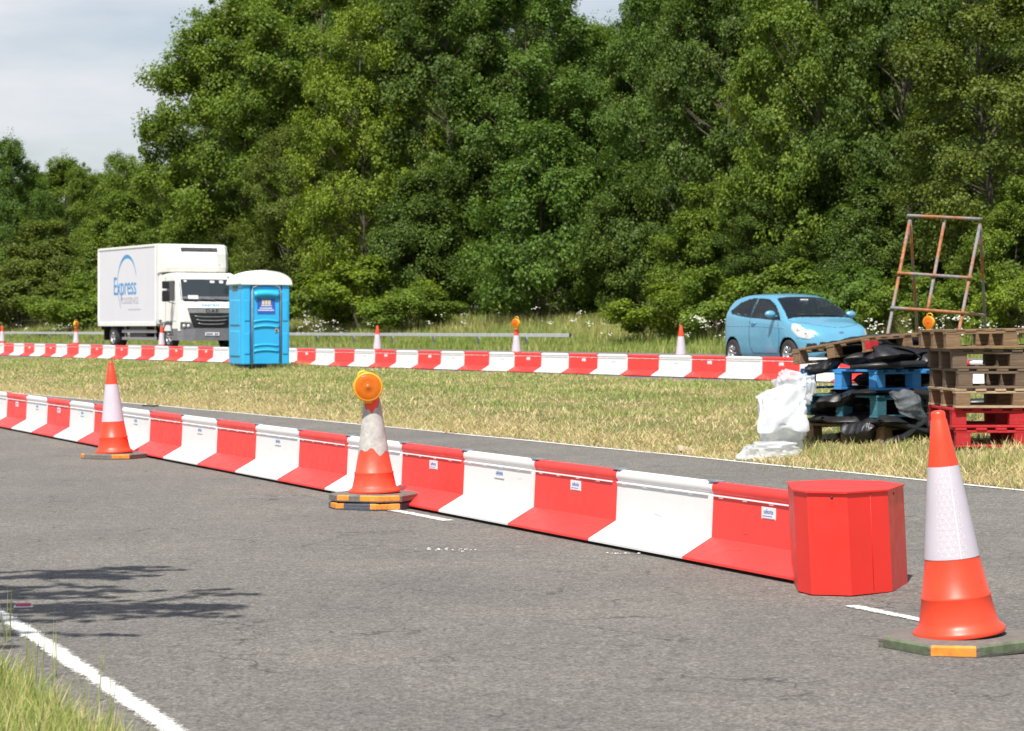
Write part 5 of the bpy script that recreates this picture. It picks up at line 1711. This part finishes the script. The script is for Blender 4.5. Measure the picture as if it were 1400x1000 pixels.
# right-hand stack: front edge along the picture, left ends near column 1303
YB = 21.3
zb = g(ray(1340, YB), YB) + .005
PH = .179
rows = [(1307, 'wood_red', 'dark red pallet at the very bottom of the right pallet stack, in the grass', -2, None),
        (1302, 'wood_red', 'bright red pallet, second from the bottom of the right pallet stack', -1, None),
        (1306, 'wood_new', 'pale new wood pallet resting on the red ones in the right stack', 1, 'wood'),
        (1310, 'wood_dark', 'greyed pallet third from the top of the right pallet stack', 2, None),
        (1303, 'wood_dark', 'brown pallet second from the top of the right pallet stack', 0, None),
        (1293, 'wood', 'weathered pallet on top of the right pallet stack', 1.5, None)]
zc = zb
for k, (px, mt, lab, rot_, bm_) in enumerate(rows):
    tl_ = R(-1.0) if k == 5 else 0
    pallet((ray(px, YB), YB + .03 * math.sin(k * 2), zc), R(rot_ + 3), mt, lab, 'pallets in the right stack', PH - .003, (0, tl_), seed=k, bm=bm_)
    zc += PH
top_B = zc
# left-hand stack
YA = 22.6
KX = ray(1198, YA)
zA = g(KX, YA) + .005
A_YAW = R(40)
def corner(px): return ray(px, YA), YA
GA = 'pallets in the left stack'
pallet((*corner(1208), zA - .02), A_YAW + R(1), 'wood', 'bare wood pallet at the bottom of the left stack, under black sheeting', GA, .185, seed=11)
pallet((*corner(1199), .490), A_YAW - R(2), 'wood_teal', 'dull teal pallet in the middle of the left stack between black sheets', GA, .215, seed=12)
pallet((*corner(1198), .755), A_YAW, 'wood_blue', 'bright blue pallet in the upper half of the left stack', GA, .200, seed=13)
tp = pallet((*corner(1190), 1.132), A_YAW + R(2), 'wood', 'tilted weathered pallet lying on top of the black rolls of the left stack', GA, .15, (R(-8), R(-2.5)), seed=14)
db = MB().use(M['wood_red']); db.box(-.0015, .139, -.0005, .06, .024, .106, .003); db.build('paint_daub', tp)
# ------------------------------------------------------------------ black sheets (folded polythene)
def sheet_roll(pts, thick, label, depth=.30, seed=0, name='black_sheet', mat='black_film', n=40, amp=.45, drop=1.0):
    """sheet folded into a flat bundle: pts run along its front edge, depth reaches back into the stack"""
    r = np.random.default_rng(seed)
    P = np.array(pts, float)
    m = 44
    u = np.linspace(0, len(P) - 1, m)
    Q = np.stack([smooth_interp(u, np.arange(len(P)), P[:, k]) if len(P) > 2 else np.interp(u, np.arange(len(P)), P[:, k]) for k in range(3)], -1)
    tk = 1.6 * np.interp(u, np.linspace(0, len(P) - 1, len(thick)), thick)
    ph = r.uniform(0, 6.28, 12)
    vs, fs = [], []
    c0 = Q.mean(0)
    for i in range(m):
        d = Q[min(i + 1, m - 1)] - Q[max(i - 1, 0)]; d /= np.linalg.norm(d) + 1e-9
        a = np.cross(d, [0, 0, 1]); a /= np.linalg.norm(a) + 1e-9
        if a[1] > 0: a = -a                                   # a points to the viewer
        bb = np.array([0, 0, 1.0])
        e = min(i, m - 1 - i)
        end = min(1, .15 + e * .14)
        for k in range(n):
            th = 2 * math.pi * k / n
            ct, st_ = math.cos(th), math.sin(th)
            x = math.copysign(abs(ct) ** .8, ct)
            z = math.copysign((1 - abs(x) ** 2.6) ** .85, st_) if abs(x) < 1 else 0.0
            crease = abs(math.sin(x * 4.1 + ph[0] + i * .05)) * .55 + abs(math.sin(x * 7.3 - i * .08 + ph[1])) * .35 + abs(math.sin(i * .21 + x * 2.2 + ph[2])) * .18
            w_ = 1 + amp * (crease - .6)
            droop = -drop * max(0, x - .25) ** 1.4 * (.7 + .5 * math.sin(i * .27 + ph[4]))
            edge = 1 + .16 * math.sin(i * .33 + ph[5]) + .09 * math.sin(i * .81 + ph[6])
            p = Q[i] - a * depth + a * x * depth * edge * (.45 + .55 * end) + bb * (z * w_ * end + droop + .25 * abs(math.sin(i * .23 + ph[7])) * max(0, x)) * tk[i]
            vs.append(tuple(p - c0))
    for i in range(m - 1):
        for k in range(n): fs.append((i * n + k, i * n + (k + 1) % n, (i + 1) * n + (k + 1) % n, (i + 1) * n + k))
    fs.append(tuple(range(n))); fs.append(tuple(len(vs) - 1 - k for k in range(n)))
    b = MB().use(M[mat], True); b.add(vs, fs)
    o = b.build(name, None, tuple(c0))
    return tag(o, label, 'plastic sheet', 'black plastic sheets stuffed between the pallets')
def P3(px, py, Y): return (ray(px, Y), Y, HC - (py - HORIZ) / F * Y)
YF = YA - .10
LD, RD = Vector((-math.sin(A_YAW), math.cos(A_YAW))), Vector((math.cos(A_YAW), math.sin(A_YAW)))
def PF(px, py, out=.05):
    """point over a face of the left stack (left face before the near corner, right face after it), standing proud by out"""
    k = (px - 700) / F
    d, nrm = (LD, -RD) if px < 1198 else (RD, -LD)
    bx, by = KX + nrm.x * out, YA + nrm.y * out
    t = (k * by - bx) / (d.x - k * d.y)
    Y = by + d.y * t
    return P3(px, py, Y)
def pipe(pts, rad, label, wall=.006, mat='black_film', squash=1.0):
    """rolled membrane: a tube with an open end"""
    b = MB().use(M[mat], True)
    pts = [Vector(p) for p in pts]; c0 = sum(pts, Vector()) / len(pts); pts = [p - c0 for p in pts]
    rad = rad if hasattr(rad, '__len__') else [rad] * len(pts)
    b.tube(pts, rad, 20, cap=False, flat=squash); b.tube(pts, [r_ - wall for r_ in rad], 20, cap=False, flat=squash)
    o = b.build('black_roll', None, tuple(c0))
    return tag(o, label, 'plastic roll', 'black rolls among the pallets')
SR = sheet_roll
SR([PF(1086, 577), PF(1112, 573), PF(1160, 575, .06), PF(1205, 577, .08), PF(1285, 584)], [.030, .038, .042, .045, .045], 'wide black sheet folded over the lowest pallet of the left stack', .36, 1, drop=.6)
SR([PF(1142, 583, .09), PF(1158, 592, .12), PF(1176, 592, .12), PF(1190, 584, .1)], [.03, .055, .06, .04], 'black flap drooping in front of the lowest pallet of the left stack', .10, 2, drop=.4)
pipe([PF(1203, 577, .09), PF(1235, 583, .10), PF(1274, 594, .10)], [.030, .046, .058], 'black roll slanting down to the grass right of the drooping flap', squash=.8)
pipe([PF(1087, 577, .08), PF(1103, 575, .08), PF(1125, 573, .07)], [.034, .032, .028], 'short open black roll at the lower left corner of the left stack', squash=.8)
SR([PF(1097, 561, .06), PF(1120, 552, .08), PF(1150, 544, .08), PF(1172, 537, .04)], [.036, .048, .045, .02], 'short black fold sticking out left below the blue pallet', .20, 3, drop=.5)
SR([PF(1104, 541, .0), PF(1150, 538, .02), PF(1198, 536, .03), PF(1250, 537, .02), PF(1305, 535, .0)], [.025, .03, .03, .03, .03], 'black sheet layer between the teal and the blue pallet', .40, 4, drop=.5)
pipe([PF(1246, 537, .05), PF(1272, 541, .06), PF(1300, 544, .08)], [.045, .054, .058], 'open black roll sticking out right below the blue pallet')
SR([PF(1094, 502, .02), PF(1106, 505, .05), PF(1126, 500, .05), PF(1144, 494, .02)], [.016, .028, .034, .04], 'torn black scrap hanging at the upper left corner of the left stack', .09, 6, amp=.7)
SR([PF(1146, 499, .04), PF(1165, 492, .06), PF(1198, 488, .08), PF(1250, 484, .06), PF(1312, 482, .02)], [.03, .055, .062, .062, .055], 'upper black sheet lying across the blue pallet under the tilted one', .36, 7, amp=.2, drop=.25)
pipe([PF(1164, 502, .06), PF(1198, 500, .10), PF(1230, 498.5, .09), PF(1263, 497, .08)], [.022, .036, .038, .036], 'thin black roll in front of the upper sheet on the blue pallet', squash=.85)
SR([PF(1262, 496, .02), PF(1290, 493, .02), PF(1325, 494, .0)], [.05, .06, .06], 'black bundle on the blue pallet beside the right stack', .2, 9, amp=.2, drop=.2)
SR([PF(1195, 470, -.18), PF(1240, 468, -.18), PF(1300, 467, -.18)], [.035, .05, .045], 'black sheet showing through the tilted top pallet', .3, 10, amp=.2)
pipe([P3(1322, 554, YF + .8), P3(1345, 553, YF + .75), P3(1370, 554, YF + .8)], .062, 'black roll seen through the gap of the right pallet stack')
SR([PF(1176, 612, .12), PF(1215, 605, .16), PF(1250, 590, .16), PF(1276, 566, .12)], [.008, .014, .018, .012], 'thin black strap of sheet trailing to the grass by the cone tip', .03, 12)
SR([PF(1130, 596, -.14), PF(1180, 596, -.2), PF(1230, 597, -.2), PF(1290, 598, -.14)], [.05, .06, .06, .06], 'black filler added to darken the inside of the lowest pallet of the left stack', .3, 15, drop=.1)  # added black mass that blocks light inside the bottom pallet
SR([PF(1150, 556, -.16), PF(1185, 556, -.2), PF(1235, 557, -.22), PF(1305, 557, -.2)], [.05, .07, .07, .07], 'black filler added to darken the inside of the teal pallet', .3, 16, drop=.1)  # made-up filler standing in for the shade within the teal pallet
SR([PF(1205, 521, -.28), PF(1250, 520, -.28), PF(1310, 521, -.28)], [.05, .06, .06], 'black filler added to darken the inside of the blue pallet', .25, 17, drop=.1)  # extra sheet put in to keep the blue pallet's inside dark
SR([PF(1245, 580, .04), PF(1275, 582, .06), PF(1305, 590, .04)], [.03, .055, .05], 'black sheet slumped low between the two pallet stacks', .2, 18)

def crumple(name, loc, scale, label, mat, seed, sub=5, amp=.25, group=None):
    bmx = bmesh.new(); bmesh.ops.create_icosphere(bmx, subdivisions=sub, radius=1)
    r = np.random.default_rng(seed)
    co = np.array([v.co for v in bmx.verts])
    dirs = co.copy()
    d = np.zeros(len(co))
    for f, a in ((1.6, .40), (2.9, .42), (5.2, .30), (9.5, .17), (17, .08)):
        for _ in range(3):
            k = r.normal(0, 1, 3); k /= np.linalg.norm(k)
            warp = .5 * np.sin(dirs @ r.normal(0, 2, 3) + r.uniform(0, 6.28))
            d += a * (1 - 2 * np.abs(np.sin(dirs @ k * f + warp + r.uniform(0, 6.28)))) * .45
    box = np.sign(co) * np.abs(co) ** .60                      # boxy, like sheeting pulled over a corner
    box /= np.abs(box).max()
    co = box * (1 + amp * d)[:, None] * np.array(scale)
    co[:, 2] = np.maximum(co[:, 2], -scale[2] * .92)
    for v, c_ in zip(bmx.verts, co): v.co = Vector(c_)
    b = MB().use(M[mat], True); b.bm(bmx, None, True)
    o = b.build(name, None, loc)
    return tag(o, label, 'plastic sheet', group)
X, Y, Z = P3(1069, 560, YA + .15)
crumple('plastic_sheet', (X, Y, g(X, Y) + .30), (.27, .26, .31), 'crumpled milky plastic sheeting heaped at the left of the pallets', 'clear_film', 31, amp=.30)
X, Y, Z = P3(1056, 598, YA - .30)
crumple('plastic_sheet', (X, Y, g(X, Y) + .07), (.32, .24, .095), 'loose tail of milky plastic spread on the grass before the heap', 'clear_film', 9, amp=.36)
X, Y, Z = P3(1086, 530, YA + .45)
crumple('plastic_sheet', (X, Y, Z), (.20, .20, .18), 'milky plastic bulging up behind the left corner of the stack', 'clear_film', 17, amp=.36)
def draped(name, corners, label, mat, seed, amp=.02, nu=34, nv=26):
    """thin sheet hung between four points, creased"""
    r = np.random.default_rng(seed)
    A_, B_, C_, D_ = [np.array(c) for c in corners]                # top left, top right, bottom right, bottom left
    u, v = np.meshgrid(np.linspace(0, 1, nu), np.linspace(0, 1, nv))
    ue = u + .05 * np.sin(v * 7 + 1) * (u > .9) + .06 * np.sin(v * 5) * (u < .1); ve = v + .05 * np.sin(u * 9) * (v > .9) + .05 * np.sin(u * 6 + 2) * (v < .1)
    P = ((1 - ue) * (1 - ve))[..., None] * A_ + (ue * (1 - ve))[..., None] * B_ + (ue * ve)[..., None] * C_ + ((1 - ue) * ve)[..., None] * D_
    nrm = np.cross(B_ - A_, D_ - A_); nrm /= np.linalg.norm(nrm)
    if nrm[1] > 0: nrm = -nrm
    d = 0
    for f in (3, 5, 8, 13):
        a, b_, c_ = r.uniform(-1, 1), r.uniform(-1, 1), r.uniform(0, 6.28)
        d = d + (1 - 2 * np.abs(np.sin((u * a + v * b_) * f * 1.6 + c_ + .4 * np.sin(v * 4 + u * 3)))) / f * 3
    P = P + (d * amp + .05 * np.sin(np.pi * u) * np.sin(np.pi * v))[..., None] * nrm
    c0 = P.reshape(-1, 3).mean(0)
    fr_, bk_ = (P - c0).reshape(-1, 3), (P - c0 - nrm * .004).reshape(-1, 3)
    m_ = len(fr_); fs = []
    for a in range(nv - 1):
        for b_ in range(nu - 1):
            k = a * nu + b_; fs += [(k, k + 1, k + nu + 1, k + nu), (m_ + k, m_ + k + nu, m_ + k + nu + 1, m_ + k + 1)]
    rim = list(range(nu)) + [k * nu + nu - 1 for k in range(1, nv)] + [(nv - 1) * nu + k for k in range(nu - 2, -1, -1)] + [k * nu for k in range(nv - 2, 0, -1)]
    for a, b_ in zip(rim, rim[1:] + rim[:1]): fs.append((a, b_, m_ + b_, m_ + a))
    b = MB().use(M[mat], True); b.add([tuple(p) for p in fr_] + [tuple(p) for p in bk_], fs)
    return tag(b.build(name, None, tuple(c0)), label, 'plastic sheet')
draped('plastic_sheet', [PF(1214, 535, .07), PF(1252, 532, .08), PF(1276, 584, .12), PF(1234, 566, .12)], 'grey clear sheet hanging over the teal pallet beside the cone tip', 'grey_film', 5, .012)
draped('plastic_sheet', [P3(1032, 540, YA + .02), P3(1100, 520, YA + .1), P3(1104, 586, YA - .12), P3(1040, 590, YA - .18)], 'clear milky film sagging over the front of the white plastic heap', 'clear_film', 9, .020)
X, Y, Z = PF(1282, 570, .08)
crumple('plastic_sheet', (X, Y, Z), (.10, .06, .13), 'grey clear sheet bunched between the two pallet stacks', 'grey_film', 25, amp=.3)

# ------------------------------------------------------------------ rusty tube frame
fr = thing('tube_frame', (ray(1282, 27), 27, g(ray(1282, 27), 27)), 0, 'rusty A-shaped frame of scaffold tubes standing behind the pallets', 'tube frame')
def Q3(px, py, Y): return Vector(P3(px, py, Y)) - Vector(fr.location)
Yt_, Yfr, Yb = 27.0, 26.2, 27.9
def tubes(name, segs, r=.020):
    for a, c in segs:
        b = MB().use(M['rust'], True)
        n = 8
        b.tube([a.lerp(c, i / n) for i in range(n + 1)], r, 10)
        b.build(name, fr)
def foot(px, py, Y, dz=0):
    """extend a leg to the ground from its top pixel through a lower pixel"""
    return None
def leg_to_ground(top, low):
    d = low - top
    p = top
    for k in range(400):
        p = top + d * (1 + k * .01)
        w_ = p + Vector(fr.location)
        if w_.z <= g(w_.x, w_.y) - .02: break
    return p
TL, TR, TM = Q3(1244, 300, Yt_), Q3(1340, 306, Yt_), Q3(1291, 304, Yt_)
fl_ = leg_to_ground(TL, Q3(1215, 450, Yfr)); fr_ = leg_to_ground(TR, Q3(1312, 448, Yfr))
bl_ = leg_to_ground(TL + Vector((.01, .03, 0)), Q3(1254, 450, Yb)); br_ = leg_to_ground(TR + Vector((.01, .03, 0)), Q3(1347, 445, Yb))
tubes('front_leg', [(TL, fl_), (TR, fr_)])
tubes('rear_leg', [(TL + Vector((.01, .05, 0)), bl_), (TR + Vector((.01, .05, 0)), br_)], .018)
tubes('top_bar', [(Q3(1240, 295, Yt_ - .03), Q3(1343, 300, Yt_ - .03))])
def along(a, c, py):
    """point on leg a-c at a photo row"""
    best = None
    for k in range(401):
        p = a.lerp(c, k / 400); w_ = p + Vector(fr.location)
        yy = HORIZ + (HC - w_.z) / w_.y * F
        if best is None or abs(yy - py) < best[0]: best = (abs(yy - py), p)
    return best[1]
fwd = Vector((0, -.05, 0))
m1a, m1b = along(TL, fl_, 374), along(TR, fr_, 380)
m2a, m2b = along(TL, fl_, 421), along(TR, fr_, 428)
ex_ = lambda a, c: (a - (c - a).normalized() * .035 + fwd, c + (c - a).normalized() * .02 + fwd)
tubes('cross_bar', [ex_(m1a, m1b), ex_(m2a, m2b)])
tubes('middle_bar', [(TM, m2a.lerp(m2b, .50) + Vector((0, -.0, 0)))], .020)
tubes('brace', [(m2b + Vector((.02, 0, 0)), along(TR, br_, 431))], .018)

# ------------------------------------------------------------------ litter
def litter(px, py, build, label, cat, name):
    X, Y = at(px, py)
    o = build(name)
    o.location = (X, Y, g(X, Y) + .01)
    tag(o, label, cat)
    return o
def card(name):
    b = MB().use(M['card'])
    b.box(-.065, .065, -.05, .05, 0, .055, .004, mtx=Matrix.Rotation(R(25), 4, 'Z') @ Matrix.Rotation(R(14), 4, 'Y'))
    b.use(M['dark']).box(-.09, -.064, -.048, .048, .0, .012, .002, mtx=Matrix.Rotation(R(25), 4, 'Z'))
    return b.build(name)
litter(936, 620, card, 'small crushed cardboard carton on the median edge line', 'litter', 'carton')
def pinkbit(name):
    b = MB().use(M['pink_plastic'])
    b.box(-.035, .035, -.02, .02, .002, .016, .005, 2, mtx=Matrix.Rotation(R(8), 4, 'Z'))
    b.use(M['sign_white']).box(-.045, .045, -.028, .028, -.004, .0022, .001, mtx=Matrix.Rotation(R(8), 4, 'Z'))
    return b.build(name)
litter(32, 832, pinkbit, 'pink and white plastic scrap beside the near white edge line', 'litter', 'plastic_scrap')
def grit(name, n_=20, sx=.12, sy=.05, mat='grit_white'):
    b = MB().use(M[mat])
    for _ in range(n_):
        x, y = random.gauss(0, sx), random.gauss(0, sy); r_ = random.uniform(.003, .009)
        bmx = bmesh.new(); bmesh.ops.create_icosphere(bmx, subdivisions=1, radius=1)
        for v in bmx.verts: v.co = Vector((v.co.x * r_ * 1.5, v.co.y * r_, max(-.2, v.co.z) * r_ * .5)) * random.uniform(.8, 1.2)
        b.bm(bmx, Matrix.Translation((x, y, 0)))
    return b.build(name)
o = litter(620, 754, grit, 'spilled white grit on the road before the near barrier', 'grit', 'grit'); o['kind'] = 'stuff'
o = litter(850, 759, lambda n: grit(n, 8, .06, .012), 'few white crumbs at the foot of the near barrier', 'grit', 'crumbs'); o['kind'] = 'stuff'
def deadleaf(name):
    b = MB().use(M['dead_leaf'])
    for k in range(3):
        a = k * 2.1
        mt_ = Matrix.Translation((.05 * k - .05, .01 * k, .008)) @ Matrix.Rotation(a, 4, 'Z') @ Matrix.Rotation(.3, 4, 'X')
        b.add([mt_ @ Vector(p) for p in ((-.04, 0, 0), (0, .02, .012), (.045, 0, .004), (0, -.02, .012), (-.04, 0, -.002), (0, .02, .010), (.045, 0, .002), (0, -.02, .010))], [(0, 3, 2, 1), (4, 5, 6, 7)])
    return b.build(name)
litter(617, 594, deadleaf, 'curled orange dead leaf on the road by the median line', 'leaf', 'dead_leaf')
def stick(name):
    b = MB().use(M['dark'], True); b.tube([(-.13, 0, .012), (-.04, .02, .02), (.05, 0, .012), (.14, .03, .012)], [.010, .016, .015, .008], 7)
    return b.build(name)
litter(205, 557, stick, 'dark strip of rubber on the road beyond the near barrier', 'litter', 'rubber_strip')
